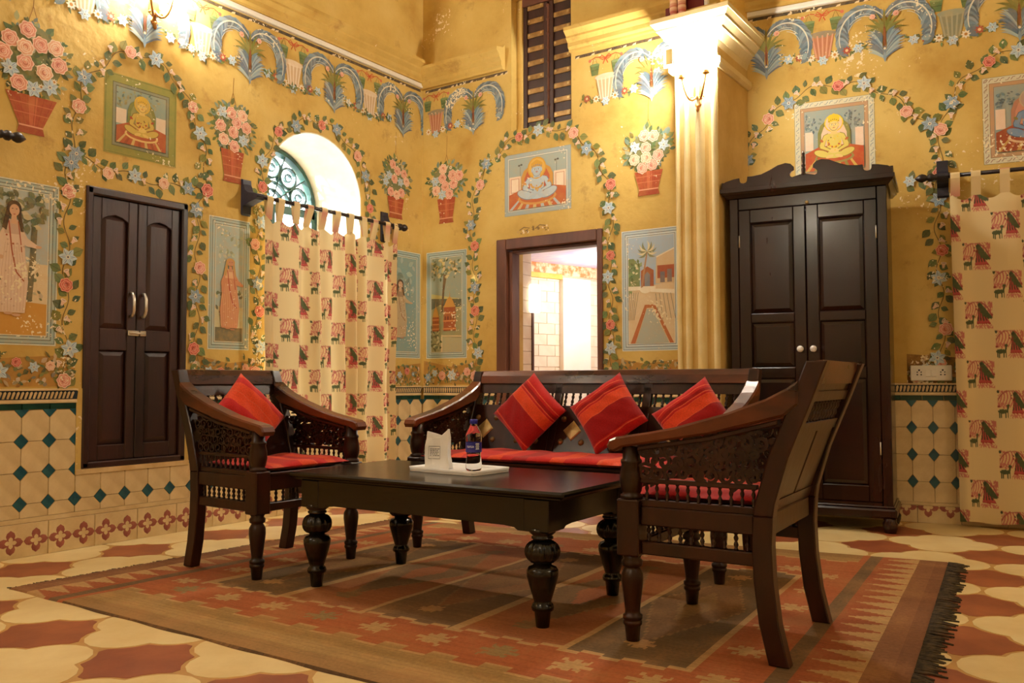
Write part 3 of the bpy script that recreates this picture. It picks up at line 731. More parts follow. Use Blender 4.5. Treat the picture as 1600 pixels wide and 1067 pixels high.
garland(wall_left, FL, [(-2.885, .86), (-2.90, 1.3), (-2.90, 1.72), (-2.90, 2.0), (-2.87, 2.25), (-2.83, 2.5), (-2.63, 2.72), (-2.45, 2.77), (-2.26, 2.68), (-2.13, 2.5), (-2.06, 2.3), (-2.05, 2.1), (-2.10, 1.9), (-2.095, 1.4), (-2.10, .88)], 'painted garland of roses and blue flowers arching over the cupboard door', seed=3)
garland(wall_left, FL, [(-2.89, 2.10), (-2.65, 2.065), (-2.45, 2.05), (-2.3, 2.04), (-2.05, 2.09)], 'painted sprig of leaves across the cupboard lintel', seed=4, rs=.034, kinds='dbpb')
garland(wall_left, FL, [(-1.645, .9), (-1.64, 1.4), (-1.645, 1.9), (-1.63, 2.15), (-1.58, 2.4), (-1.44, 2.59), (-1.2, 2.71), (-.98, 2.70), (-.78, 2.57), (-.64, 2.37), (-.6, 2.1), (-.59, 1.8), (-.6, .9)], 'painted garland ringing the arched window', seed=5, kinds='rbdxb')
garland(wall_back, FB, [(.545, .90), (.535, 1.3), (.53, 1.7), (.50, 2.1), (.55, 2.38), (.70, 2.58), (.90, 2.71), (1.17, 2.735), (1.39, 2.69), (1.58, 2.5), (1.69, 2.28), (1.72, 2.05), (1.705, 1.7), (1.715, 1.3), (1.72, .9)], 'painted garland of roses arching over the open doorway', seed=6)
garland(wall_alcove, FR, [(ru(2.47), 2.2), (ru(2.5), 2.35), (ru(2.62), 2.58), (ru(2.78), 2.74), (ru(2.95), 2.83), (ru(3.2), 2.83), (ru(3.42), 2.73), (ru(3.6), 2.55), (ru(3.72), 2.4), (ru(3.71), 2.2), (ru(3.69), 1.86), (ru(3.70), 1.4), (ru(3.70), .9)], 'painted garland arching above the wardrobe', seed=7)
garland(wall_alcove, FR, [(ru(3.72), 2.42), (ru(3.78), 2.62), (ru(3.88), 2.78), (ru(4.05), 2.87), (ru(4.3), 2.9), (ru(4.5), 2.8)], 'painted garland arching over the figure panel at the frame edge', seed=8)
garland(wall_alcove, FR, [(ru(3.52), 2.12), (ru(3.6), 2.14), (ru(3.69), 2.12)], 'painted leafy sprig beside the wardrobe crown', seed=9, rs=.03, kinds='dx')
for wall, fr, a, b, lb, sd in ((wall_left, FL, -3.7, -2.84, 'dense painted flower border above the dado left of the cupboard', 11), (wall_left, FL, -2.12, -1.6, 'dense painted flower border above dado behind the left armchair', 12), (wall_left, FL, -.62, -.02, 'painted flower border above the dado right of the curtain', 13),
                           (wall_back, FB, .02, .56, 'painted flower border above the dado in the corner', 14), (wall_back, FB, 1.70, 2.24, 'painted flower border above the dado by the pilaster', 15), (wall_alcove, FR, ru(3.5), ru(4.6), 'dark painted flower border above the switch board', 16)):
    random.seed(sd); P = Paint(fr, .0004)
    P.poly([(a, .86), (b, .86), (b, 1.03), ((a+b)/2, 1.0), (a, 1.05)], (176, 130, 62) if sd != 16 else (120, 84, 40))
    for k in range(int((b-a)*230)):
        x, y = random.uniform(a+.02, b-.02), .87+.15*random.random()**1.4
        P.poly(leafp(x, y, random.uniform(.02, .05), random.uniform(.012, .026), random.uniform(0, 6.28)), jit(random.choice(GREENS+[(150, 110, 60), (110, 120, 110), (196, 176, 140), (60, 74, 54), (206, 190, 160)]), 16))
    g = P.build('painted_border', wall, PAINTW); tag(g, lb)
    x = a+.05
    while x < b-.03:
        kd = random.random(); y = random.uniform(.9, .99)
        if kd < .35: place('rose', random.choice(ROSES), g, fr, x, y, random.uniform(0, 6), random.uniform(.024, .036), .007)
        elif kd < .7: place('blue_flower', random.choice(BLUES), g, fr, x, y, random.uniform(0, 6), random.uniform(.03, .05), .007)
        else: place('daisy', random.choice(DAISY), g, fr, x, y, 0, .022, .007)
        x += random.uniform(.05, .1)

# ---- hanging flower baskets
def basket(wall, fr, cx, ztop, zrim, zbot, half, potw, potb, label, seed, top_string, pink=1):
    random.seed(seed); P = Paint(fr)
    P.strip([(cx-.03, ztop-.02), (cx, ztop+.09), (cx+.005, top_string)], .004, (140, 96, 44)); P.strip([(cx+.035, ztop-.02), (cx, ztop+.09)], .004, (140, 96, 44))
    cy = (ztop+zrim)/2+.01; ry = (ztop-zrim)/2+.01
    for k in range(90):
        a = random.uniform(0, 6.28); q = random.uniform(.55, 1.0)
        x, y = cx+half*q*math.cos(a), cy+ry*q*math.sin(a); l = random.uniform(.03, .06)
        P.poly(leafp(x, y, l, l*.5, a+random.uniform(-.7, .7)), jit(random.choice(GREENS+[(150, 160, 120), (110, 140, 130)]), 16))
    P.poly(ell(cx, cy, half*.82, ry*.86, 0, 20), (110, 122, 84))
    for k in range(60):
        a = random.uniform(0, 6.28); q = random.uniform(.0, .9)
        x, y = cx+half*q*math.cos(a), cy+ry*q*math.sin(a); l = random.uniform(.025, .045)
        P.poly(leafp(x, y, l, l*.5, random.uniform(0, 6.28)), jit(random.choice(GREENS+[(196, 196, 170)]), 18))
    pot = Paint(fr, .0045)
    pot.poly([(cx-potw, zrim), (cx+potw, zrim), (cx+potb, zbot+.045), (cx-potb, zbot+.045)], (172, 70, 46))
    pot.poly([(cx-potw*.2, zrim), (cx+potw*.25, zrim), (cx+potb*.3, zbot+.045), (cx-potb*.2, zbot+.045)], (196, 96, 66))
    for i in range(6):
        t = (i+.5)/6; pot.strip([(cx-potw+2*potw*t, zrim), (cx-potb+2*potb*t, zbot+.045)], .003, (150, 54, 38))
    for t in (.3, .62):
        w = potw+(potb-potw)*t; pot.strip([(cx-w, zrim+(zbot+.045-zrim)*t), (cx+w, zrim+(zbot+.045-zrim)*t)], .004, (206, 120, 86))
    pot.poly([(cx-potb*.95, zbot+.045), (cx+potb*.95, zbot+.045), (cx+potb*1.12, zbot), (cx-potb*1.12, zbot)], (158, 62, 44)); pot.strip([(cx-potb, zbot+.04), (cx+potb, zbot+.04)], .008, (226, 160, 130))
    o = P.build('painted_basket', wall); tag(o, label); tag(pot.build('pot', o), 'painted terracotta pot')
    spots = []
    for k in range(400):
        a = random.uniform(0, 6.28); q = math.sqrt(random.random())*.8
        x, y = cx+half*q*math.cos(a), cy-.01+ry*q*math.sin(a)
        if all((x-p[0])**2+(y-p[1])**2 > (half*.40)**2 for p in spots): spots.append((x, y))
    for k, (x, y) in enumerate(spots):
        kd = k % 4
        if kd in (0, 1, 3): place('rose', ROSES[1 if (k+pink) % 3 else 2], o, fr, x, y, random.uniform(0, 6), half*.235, .0062+k*.0001)
        else: place('blue_flower', BLUES[k % 2], o, fr, x, y, random.uniform(0, 6), half*.26, .0062+k*.0001)
    for k in range(5):
        a = random.uniform(0, 6.28); place('daisy', DAISY[0], o, fr, cx+half*.8*math.cos(a), cy+ry*.75*math.sin(a), 0, half*.10, .0062)
basket(wall_left, FL, -3.10, 2.74, 2.36, 2.16, .185, .13, .062, 'large painted basket of pink roses at the left picture edge', 21, 3.0)
basket(wall_left, FL, -1.855, 2.63, 2.35, 2.145, .165, .088, .062, 'painted rose basket between cupboard panel and arched window', 22, 2.82)
basket(wall_left, FL, -.325, 2.60, 2.32, 2.155, .155, .095, .07, 'painted rose basket right of the arched window', 23, 2.84)
basket(wall_back, FB, .25, 2.60, 2.34, 2.14, .175, .092, .066, 'painted rose basket beside the room corner', 24, 2.84)
basket(wall_back, FB, 2.01, 2.58, 2.31, 2.145, .17, .105, .072, 'painted rose basket beside the pilaster', 25, 2.86)

# ---- frieze under the cornice
random.seed(31)
P = Paint(None, 0)
for sd in (-1, 1):
    cx, cy, r = sd*.125, -.03, .15
    path = [(cx+sd*r*math.cos(R(a)), cy+r*1.18*math.sin(R(a))) for a in range(150, -21, -6)]; n = len(path)
    for i in range(1, n):
        x, y = path[i]; tx, ty = x-path[i-1][0], y-path[i-1][1]; tan = math.atan2(ty, tx); t = i/n
        for k in range(2):
            an = tan-sd*(R(22)+R(30)*k+random.uniform(-.1, .1)); l = (.035+.062*math.sin(math.pi*min(1, .12+.78*t)))*(1.15-.25*k)
            P.poly(leafp(x, y, l*1.2, .042, an, sd*.14), jit(random.choice([(104, 134, 148), (84, 112, 130), (126, 152, 160), (72, 98, 116), (96, 124, 136)]), 8))
    P.strip(path, [.005+.005*math.sin(math.pi*i/n) for i in range(n)], (216, 214, 194))
    for k in range(3):
        q = path[3+k*4:15+k*4]; f = .82-.08*k
        if len(q) > 3: P.strip([(cx+(x-cx)*f, cy+(y-cy)*f) for x, y in q], .0035, (206, 212, 200))
PLUME = P.mesh('painted_plume', PAINT)
P = Paint(None, 0)
for k in range(9):
    a = R(90+(k-4)*20); P.poly(leafp(0, .0, .17-.008*abs(k-4), .020, a, (k-4)*-.04), jit((112, 120, 56), 14))
P.strip([(0, -.1), (0, .12)], .005, (110, 84, 40))
for sd in (-1, 1):
    for k in range(13):
        t = k/12; x0, y0 = sd*(.004+.012*t), -.165+.115*t
        a = R(90-sd*(62-34*t)); l = (.055+.085*math.sin(math.pi*(.25+.6*t)))*random.uniform(.9, 1.12)
        P.poly(leafp(x0, y0, l, .024, a, sd*.16), jit(random.choice([(130, 158, 168), (92, 122, 140), (160, 180, 180), (76, 104, 126)]), 10))
P.poly(leafp(0, -.16, .1, .02, R(90), 0), (96, 126, 142)).poly(leafp(0, -.12, .07, .02, R(-90), 0), (130, 156, 168))
P.poly(ell(0, -.02, .009, .07), (120, 60, 40)).poly(ell(0, -.1, .008), (236, 226, 200))
PALM = P.mesh('painted_palm', PAINT)
def vase_mesh(c1, c2, c3):
    P = Paint(None, 0)
    P.poly([(-.058, .06), (.058, .06), (.036, -.06), (.016, -.075), (-.016, -.075), (-.036, -.06)], c1); P.poly(ell(0, .06, .066, .017), c2)
    for k in range(5): 
        t = -1+.5*k; P.strip([(t*.05, .055), (t*.03, -.06)], .008, c3)
    return P.mesh('painted_vase', PAINT)
VASES = [vase_mesh((206, 176, 140), (226, 206, 176), (232, 216, 190)), vase_mesh((176, 110, 84), (140, 130, 110), (206, 150, 124)), vase_mesh((128, 134, 110), (150, 156, 130), (160, 160, 134))]
P = Paint(None, 0)
P.strip([(-.018, .03), (0, .075), (.018, .03)], .003, (90, 80, 40)); P.poly([(-.03, .03), (.03, .03), (.02, -.03), (-.02, -.03)], (78, 112, 70)); P.poly(ell(0, .03, .032, .008), (110, 140, 90)); P.strip([(-.024, 0), (.024, 0)], .004, (50, 80, 50))
POT = P.mesh('painted_pot', PAINT)
P = Paint(None, 0)
P.strip([(-.125, .0), (-.08, .02), (0, 0), (.08, .02), (.125, .0)], .006, (190, 70, 46))
for sd in (-1, 1): P.strip([(0, 0), (sd*.03, .025), (sd*.045, .005), (sd*.02, -.01), (0, 0)], .007, (196, 74, 52)); P.strip([(0, 0), (sd*.02, -.04)], .007, (190, 70, 46)); P.poly(ell(sd*.125, .0, .012), (206, 110, 90))
RIBBON = P.mesh('painted_ribbon', PAINT)
def frieze(wall, fr, plumes, vases, dz=0, band=None):
    fz = Paint(fr, .0006)
    for a, b in band: 
        fz.rect(a, b, 3.236+dz, 3.258+dz, (46, 48, 52))
        random.seed(len(band)); x = a
        while x < b: 
            if random.random() < .5: fz.poly([(x, 3.234+dz), (x+.03, 3.236+dz), (x+.034, 3.25+dz), (x+.012, 3.246+dz)], (226, 206, 166))
            x += random.uniform(.03, .09)
    # wavy stem of the swag
    us = [p for p in plumes]+[v for v, k in vases]; a, b = min(us)-.25, max(us)+.25
    a, b = max(a, band[0][0]), min(b, band[-1][1])
    o = fz.build('painted_frieze', wall); tag(o, 'painted frieze of blue plumes, hanging pots and flowers under the cornice')
    for u in plumes:
        place('plume', PLUME, o, fr, u, 3.035+dz, 0, 1, .002); place('palm', PALM, o, fr, u, 3.0+dz, 0, 1, .006)
        for sd in (-1, 1): place('rose', ROSES[1], o, fr, u+sd*.07, 3.12+dz, 0, .018, .009)
    for u, k in vases:
        place('ribbon', RIBBON, o, fr, u, 3.195+dz, 0, 1, .0015)
        for sd in (-1, 1): place('pot', POT, o, fr, u+sd*.085, 3.12+dz, 0, 1.25, .0025)
        place('vase', VASES[k], o, fr, u, 2.985+dz, 0, 1.3, .003)
        for i, dx in enumerate((-.22, -.15, -.075, .0, .075, .15, .22)):
            if not any(a_+.03 < u+dx < b_-.03 for a_, b_ in band): continue
            y = 2.885+dz+.055*abs(dx)/.22*.8
            if i % 3 == 0: place('blue_flower', BLUES[0], o, fr, u+dx, y, i, .036, .004)
            else: place('daisy', DAISY[i % 2], o, fr, u+dx, y+.012, 0, .03, .004)
    P = Paint(fr, .0012); random.seed(5)
    for u, k in vases:
        for q in range(46):
            dx = random.uniform(-.26, .26)
            if not any(a_+.03 < u+dx < b_-.03 for a_, b_ in band): continue
            y = 2.885+dz+.055*abs(dx)/.22*.8+random.uniform(-.015, .02); P.poly(leafp(u+dx, y, random.uniform(.025, .045), .014, random.uniform(0, 6.28)), jit(random.choice(GREENS), 14))
    P.build('swag_leaves', o)
frieze(wall_left, FL, [-2.475, -3.22, -1.73, -.985, -.245], [(-2.83, 0), (-2.087, 0), (-1.364, 0), (-.621, 0)], 0, [(-3.6, -.03)])
frieze(wall_back, FB, [.52], [(.14, 1)], -.01, [(.03, .84)]); frieze(wall_back, FB, [1.38+.66], [(1.685, 0)], -.03, [(1.44, 2.25)])
frieze(wall_alcove, FR, [ru(2.68), ru(3.415), ru(4.16)], [(ru(3.04), 1), (ru(3.80), 2), (ru(4.5), 1)], .125, [(ru(2.56), ru(4.7))])

# ---- framed panels painted on the walls
def frame_lines(P, u0, u1, v0, v1, cols):
    for d, c in cols: P.rect(u0+d, u1-d, v0+d, v1-d, c)
BLUEF = [(0, (222, 230, 226)), (.007, (110, 134, 148)), (.011, (186, 208, 214)), (.026, (70, 92, 108)), (.030, (206, 222, 224)), (.042, (92, 116, 128)), (.046, (222, 228, 220))]
GREENF = [(0, (214, 224, 212)), (.007, (84, 112, 108)), (.011, (160, 188, 184)), (.026, (56, 80, 80)), (.030, (180, 202, 196)), (.043, (74, 98, 96)), (.047, (220, 222, 200))]
def panel(wall, fr, u0, u1, v0, v1, frame, bgcol, label, seed):
    random.seed(seed); P = Paint(fr); frame_lines(P, u0, u1, v0, v1, frame)
    d = frame[-1][0]+.005; P.rect(u0+d, u1-d, v0+d, v1-d, bgcol)
    a, b, c, e = u0+d, u1-d, v0+d, v1-d
    T = lambda x, y: (a+(b-a)*x, c+(e-c)*y)
    def S(pts): return [T(*p) for p in pts]
    asp = (b-a)/(e-c)
    P.T, P.S, P.asp, P.box = T, S, asp, (a, b, c, e)
    P.E = lambda x, y, rx, ry=None, rot=0, n=16: P.poly([T(min(1, max(0, x+px)), min(1, max(0, y+py*asp))) for px, py in ell(0, 0, rx, (rx if ry is None else ry/asp), rot, n)], P.col)
    return P
def EP(P, x, y, rx, ry, col, rot=0, n=16, clipit=True):
    """ellipse in panel units of panel width (round when rx == ry)"""
    q = []
    for px, py in ell(0, 0, rx, ry, rot, n):
        X, Y = x+px, y+py*P.asp
        q.append(P.T(min(1, max(0, X)), min(1, max(0, Y))))
    P.poly(q, col)
def PP(P, pts, col): P.poly([P.T(*p) for p in pts], col)
def SS(P, pts, w, col): P.strip([P.T(*p) for p in pts], w, col)
def leaves_in(P, x0, x1, y0, y1, n, cols, l=(.02, .04)):
    for k in range(n):
        x, y = P.T(random.uniform(x0, x1), random.uniform(y0, y1)); L = random.uniform(*l); an = random.uniform(0, 6.28)
        pts = leafp(x, y, L, L*.55, an); a, b, c, e = P.box
        P.poly([(min(b, max(a, p[0])), min(e, max(c, p[1]))) for p in pts], jit(random.choice(cols), 14))
def seated(P, skin, robe, halo, arch, cushion, dark, crown, jewel):
    """seated cross-legged figure on a cushion in front of an arched back; returns nothing, draws into P"""
    an, ac = arch
    PP(P, [(.22, .30), (.22, .62), (.27, .75), (.36, .82), (.64, .82), (.73, .75), (.78, .62), (.78, .30)], an)
    PP(P, [(.28, .30), (.28, .60), (.33, .72), (.40, .77), (.60, .77), (.67, .72), (.72, .60), (.72, .30)], ac)
    PP(P, [(.0, .0), (1, .0), (1, .34), (.75, .40), (.25, .40), (.0, .30)], cushion[0])
    for k in range(7):
        x = k/7; PP(P, [(x, 0), (x+.06, 0), (.5+(x+.06-.5)*.6, .22), (.5+(x-.5)*.6, .22)], cushion[1+k % 2])
    EP(P, .5, .20, .34, .11, cushion[3]); EP(P, .5, .21, .30, .085, cushion[0])
    # legs
    EP(P, .29, .27, .15, .07, dark, -.35); EP(P, .71, .27, .15, .07, dark, .35)
    EP(P, .29, .275, .14, .06, robe, -.35); EP(P, .71, .275, .14, .06, robe, .35); EP(P, .5, .235, .16, .055, robe); EP(P, .42, .22, .07, .028, skin, .3); EP(P, .58, .22, .07, .028, skin, -.3)
    # torso and arms
    PP(P, [(.36, .60), (.64, .60), (.62, .40), (.60, .26), (.40, .26), (.38, .40)], robe)
    for s in (-1, 1):
        PP(P, [(.5+s*.10, .61), (.5+s*.18, .58), (.5+s*.26, .42), (.5+s*.25, .36), (.5+s*.06, .29), (.5+s*.05, .34), (.5+s*.16, .40)], dark)
        PP(P, [(.5+s*.10, .60), (.5+s*.17, .575), (.5+s*.248, .42), (.5+s*.24, .37), (.5+s*.07, .30), (.5+s*.06, .33), (.5+s*.17, .395)], robe)
        EP(P, .5+s*.215, .49, .035, .022, jewel, s*.6)
    EP(P, .5, .31, .09, .045, skin)
    for k in range(9): EP(P, .5+.11*math.cos(R(200+k*17)), .50+.13*math.sin(R(200+k*17)), .018, .018, jewel if k % 2 else crown)
    for k in range(14): EP(P, random.uniform(.40, .60), random.uniform(.28, .56), .012, .012, random.choice([jewel, crown, dark, skin]))
    # head with halo and crown
    EP(P, .5, .77, .165, .165, crown); EP(P, .5, .77, .145, .145, halo)
    PP(P, [(.45, .66), (.55, .66), (.56, .58), (.44, .58)], skin); EP(P, .5, .73, .083, .10, dark); EP(P, .5, .732, .078, .095, skin)
    PP(P, [(.405, .78), (.40, .86), (.45, .90), (.5, .93), (.55, .90), (.60, .86), (.595, .78), (.5, .80)], crown)
    for k in range(6): EP(P, .42+.032*k, .80+.03*math.sin(k*math.pi/5), .008, .012, dark)
    for s in (-1, 1): EP(P, .5+s*.032, .74, .017, .008, (246, 240, 220)); EP(P, .5+s*.032, .74, .008, .008, (40, 30, 30)); SS(P, [(.5+s*.012, .757), (.5+s*.05, .76)], .002, dark); EP(P, .5+s*.085, .73, .012, .03, skin)
    SS(P, [(.5, .74), (.506, .715), (.498, .712)], .0018, dark); EP(P, .5, .692, .022, .007, (190, 90, 70))
def standing(P, cx, robe, robe2, skin, hair, accent, h=1.0, base=.14, wx=1.0):
    T0 = P.T; P.T = lambda x, y: T0(min(1, max(0, cx+(x-cx)*wx)), y)
    y = lambda t: base+t*h
    PP(P, [(cx-.20, y(.02)), (cx+.18, y(.02)), (cx+.22, y(.24)), (cx+.17, y(.42)), (cx+.15, y(.56)), (cx-.15, y(.56)), (cx-.20, y(.38)), (cx-.24, y(.2))], robe)
    for k in range(9): SS(P, [(cx-.14+.03*k, y(.5)), (cx-.20+.046*k, y(.3)), (cx-.19+.043*k, y(.03))], .0022, robe2)
    PP(P, [(cx-.15, y(.56)), (cx+.14, y(.56)), (cx+.10, y(.66)), (cx-.10, y(.66))], robe2)
    PP(P, [(cx-.13, y(.62)), (cx-.22, y(.52)), (cx-.20, y(.40)), (cx-.13, y(.42)), (cx-.12, y(.5))], robe); PP(P, [(cx+.10, y(.62)), (cx+.20, y(.54)), (cx+.34, y(.50)), (cx+.34, y(.475)), (cx+.18, y(.485)), (cx+.09, y(.53))], robe)
    EP(P, cx+.36, y(.488), .045, .022, skin); EP(P, cx-.16, y(.395), .03, .03, skin)
    SS(P, [(cx-.07, y(.65)), (cx-.02, y(.45)), (cx+.05, y(.3)), (cx+.16, y(.24))], .007, accent); SS(P, [(cx+.06, y(.65)), (cx+.1, y(.52)), (cx+.12, y(.44))], .005, accent)
    EP(P, cx, y(.735), .105, .125, hair); PP(P, [(cx-.10, y(.74)), (cx-.16, y(.6)), (cx-.10, y(.58)), (cx-.06, y(.68))], hair); PP(P, [(cx+.09, y(.74)), (cx+.14, y(.58)), (cx+.10, y(.58)), (cx+.05, y(.68))], hair)
    PP(P, [(cx-.035, y(.69)), (cx+.035, y(.69)), (cx+.04, y(.63)), (cx-.04, y(.63))], skin); EP(P, cx+.005, y(.725), .07, .088, skin)
    for s in (-1, 1): EP(P, cx+.005+s*.028, y(.735), .012, .006, (50, 36, 34))
    EP(P, cx+.005, y(.697), .018, .007, (176, 80, 70)); EP(P, cx-.05, y(.015), .06, .02, skin); EP(P, cx+.06, y(.005), .06, .02, skin)
    for k in range(40):
        x, t = cx+random.uniform(-.17, .16), random.uniform(.05, .55); EP(P, x, y(t), .014, .014, random.choice([robe2, (236, 222, 200), robe, accent]) if k % 4 == 0 else random.choice([robe2, robe, (232, 214, 190)]))
    P.T = T0

# 1 woman in a white sari
P = panel(wall_left, FL, -3.40, -2.946, 1.072, 1.912, GREENF, (176, 192, 190), 'x', 41)
PP(P, [(0, 0), (1, 0), (1, .22), (0, .25)], (206, 150, 66)); PP(P, [(0, .25), (1, .22), (1, .5), (0, .5)], (226, 206, 166)); leaves_in(P, .0, .95, .24, .42, 60, [(96, 110, 86), (196, 190, 160), (70, 90, 76)])
SS(P, [(.74, .24), (.78, .5), (.80, .78)], .03, (92, 100, 84)); leaves_in(P, .05, .95, .76, .98, 110, [(84, 112, 88), (66, 92, 76), (206, 196, 160), (110, 130, 104)], (.03, .06)); leaves_in(P, .0, .3, .3, .52, 30, [(70, 104, 76), (96, 124, 90)])
o = tag(P.build('painted_panel', wall_left, PAINTW), 'painted panel of a garden in a green frame at left edge')
Q = panel(wall_left, FL, -3.40, -2.946, 1.072, 1.912, GREENF, (0, 0, 0), 'x', 42); Q.v, Q.f, Q.c = [], [], []; Q.n = .006
standing(Q, .50, (230, 204, 180), (206, 174, 152), (216, 172, 140), (44, 34, 34), (170, 80, 60), 1.0, .13); tag(Q.build('figure', o), 'painted woman in a white sari')
# 2 seated golden figure in a green frame
GF2 = [(0, (150, 150, 76)), (.006, (104, 112, 56)), (.010, (142, 146, 74)), (.048, (80, 90, 60)), (.052, (130, 140, 120)), (.066, (84, 90, 80))]
P = panel(wall_left, FL, -2.708, -2.257, 2.158, 2.617, GF2, (140, 160, 146), 'x', 43)
PP(P, [(0, .35), (.2, .35), (.2, .62), (0, .62)], (226, 206, 180)); PP(P, [(.8, .35), (1, .35), (1, .62), (.8, .62)], (226, 206, 180)); leaves_in(P, 0, 1, .7, .97, 40, [(90, 120, 110), (150, 150, 110)], (.015, .03))
o = tag(P.build('painted_panel', wall_left), 'green-framed painted panel above the cupboard door')
Q = panel(wall_left, FL, -2.708, -2.257, 2.158, 2.617, GF2, (0, 0, 0), 'x', 44); Q.v, Q.f, Q.c = [], [], []; Q.n = .005
seated(Q, (226, 196, 110), (206, 176, 84), (200, 170, 90), ((120, 130, 70), (150, 150, 90)), [(176, 84, 52), (206, 176, 110), (150, 70, 44), (226, 190, 120)], (120, 90, 40), (222, 182, 60), (170, 70, 50)); Q.build('figure', o)
# 3 narrow panel with standing figure in pink
P = panel(wall_left, FL, -2.019, -1.71, 1.085, 1.914, GREENF, (166, 188, 182), 'x', 45)
PP(P, [(0, 0), (1, 0), (1, .12), (0, .12)], (110, 110, 90)); PP(P, [(0, .12), (1, .12), (1, .3), (0, .3)], (206, 200, 160)); leaves_in(P, 0, 1, .25, .45, 40, [(84, 110, 86), (60, 90, 80), (200, 196, 160)]); leaves_in(P, .1, .9, .7, .95, 26, [(186, 196, 170), (140, 160, 140)])
o = tag(P.build('painted_panel', wall_left, PAINTW), 'narrow painted panel beside the printed curtain')
Q = panel(wall_left, FL, -2.019, -1.71, 1.085, 1.914, GREENF, (0, 0, 0), 'x', 46); Q.v, Q.f, Q.c = [], [], []; Q.n = .006
standing(Q, .52, (206, 140, 104), (226, 180, 140), (200, 140, 110), (196, 150, 90), (176, 70, 60), .80, .10, 1.55); Q.build('figure', o)
# 4 panel half hidden by the curtain
P = panel(wall_left, FL, -.42, -.026, 1.068, 1.912, GREENF, (126, 164, 162), 'x', 47)
leaves_in(P, 0, 1, .6, .95, 20, [(160, 180, 170), (110, 140, 134)], (.04, .08)); o = tag(P.build('painted_panel', wall_left), 'blue-green painted panel half hidden by the curtain')
Q = panel(wall_left, FL, -.42, -.026, 1.068, 1.912, GREENF, (0, 0, 0), 'x', 48); Q.v, Q.f, Q.c = [], [], []; Q.n = .005
standing(Q, .34, (196, 176, 140), (150, 130, 110), (206, 170, 140), (40, 40, 44), (150, 110, 80), .78, .14, 1.25); Q.build('figure', o)
# 5 tree and red temple
P = panel(wall_back, FB, .045, .453, 1.066, 1.918, GREENF, (196, 186, 120), 'x', 49)
PP(P, [(0, .62), (1, .55), (1, 1), (0, 1)], (150, 166, 150)); PP(P, [(0, 0), (1, 0), (1, .45), (0, .5)], (150, 150, 110)); PP(P, [(0, .45), (.3, .5), (.6, .46), (1, .47), (1, .55), (0, .57)], (84, 96, 84))
SS(P, [(.36, .42), (.40, .62), (.44, .82)], .02, (92, 74, 56)); SS(P, [(.40, .62), (.50, .82)], .014, (92, 74, 56)); leaves_in(P, .05, .95, .78, .98, 90, [(84, 104, 76), (226, 210, 160), (206, 186, 130), (110, 124, 84)], (.02, .045))
PP(P, [(.30, .0), (1, .0), (1, .14), (.32, .16)], (176, 172, 136)); PP(P, [(.34, 0), (.38, 0), (.38, .18), (.34, .18)], (226, 206, 160)); SS(P, [(.34, .17), (1, .16)], .012, (216, 196, 150)); leaves_in(P, 0, .3, .02, .3, 40, [(70, 86, 66), (196, 190, 150), (96, 104, 76)])
for x, w, h in ((.62, .2, .25), (.16, .11, .15)):
    PP(P, [(x-w, .22), (x+w, .22), (x+w*.95, .22+h), (x-w*.95, .22+h)], (158, 74, 44))
    for k in range(3): PP(P, [(x-w*1.08, .235+h*.33*k), (x+w*1.08, .235+h*.33*k), (x+w*1.08, .25+h*.33*k), (x-w*1.08, .25+h*.33*k)], (206, 130, 76))
    for k in range(4): PP(P, [(x-w*.8+k*w*.45, .26+h*.3), (x-w*.6+k*w*.45, .26+h*.3), (x-w*.6+k*w*.45, .22+h*.62), (x-w*.8+k*w*.45, .22+h*.62)], (96, 44, 34))
    PP(P, [(x-w, .22+h), (x+w, .22+h), (x+w*.45, .30+h), (x+w*.06, .33+h), (x, .40+h), (x-w*.06, .33+h), (x-w*.45, .30+h)], (206, 150, 70))
tag(P.build('painted_panel', wall_back), 'painted panel of a red temple and tree in the corner')
# 6 blue seated figure over the doorway
BF2 = [(0, (150, 160, 150)), (.004, (160, 178, 178)), (.028, (150, 166, 166)), (.032, (226, 226, 210)), (.038, (140, 156, 156))]
P = panel(wall_back, FB, .815, 1.40, 2.125, 2.592, BF2, (160, 176, 168), 'x', 51)
for a, b in ((.0, .21), (.79, 1.0)): PP(P, [(a, .30), (b, .30), (b, .66), (a, .66)], (236, 210, 180)); PP(P, [(a+.03, .34), (b-.03, .34), (b-.03, .62), (a+.03, .62)], (190, 130, 110)); PP(P, [(a+.04, .35), (b-.04, .35), (b-.04, .61), (a+.04, .61)], (240, 220, 192))
for x in (.2, .84): SS(P, [(x, .66), (x, .85)], .003, (80, 90, 90)); EP(P, x-.02, .87, .02, .015, (70, 84, 90)); EP(P, x+.02, .88, .02, .015, (70, 84, 90))
o = tag(P.build('painted_panel', wall_back), 'pale blue framed painted panel over the doorway')
Q = panel(wall_back, FB, .815, 1.40, 2.125, 2.592, BF2, (0, 0, 0), 'x', 52); Q.v, Q.f, Q.c = [], [], []; Q.n = .004
seated(Q, (176, 196, 204), (186, 202, 206), (222, 176, 84), ((206, 150, 70), (196, 90, 66)), [(190, 96, 60), (176, 188, 190), (206, 180, 120), (206, 150, 80)], (110, 130, 146), (212, 160, 60), (206, 150, 90)); Q.build('figure', o)
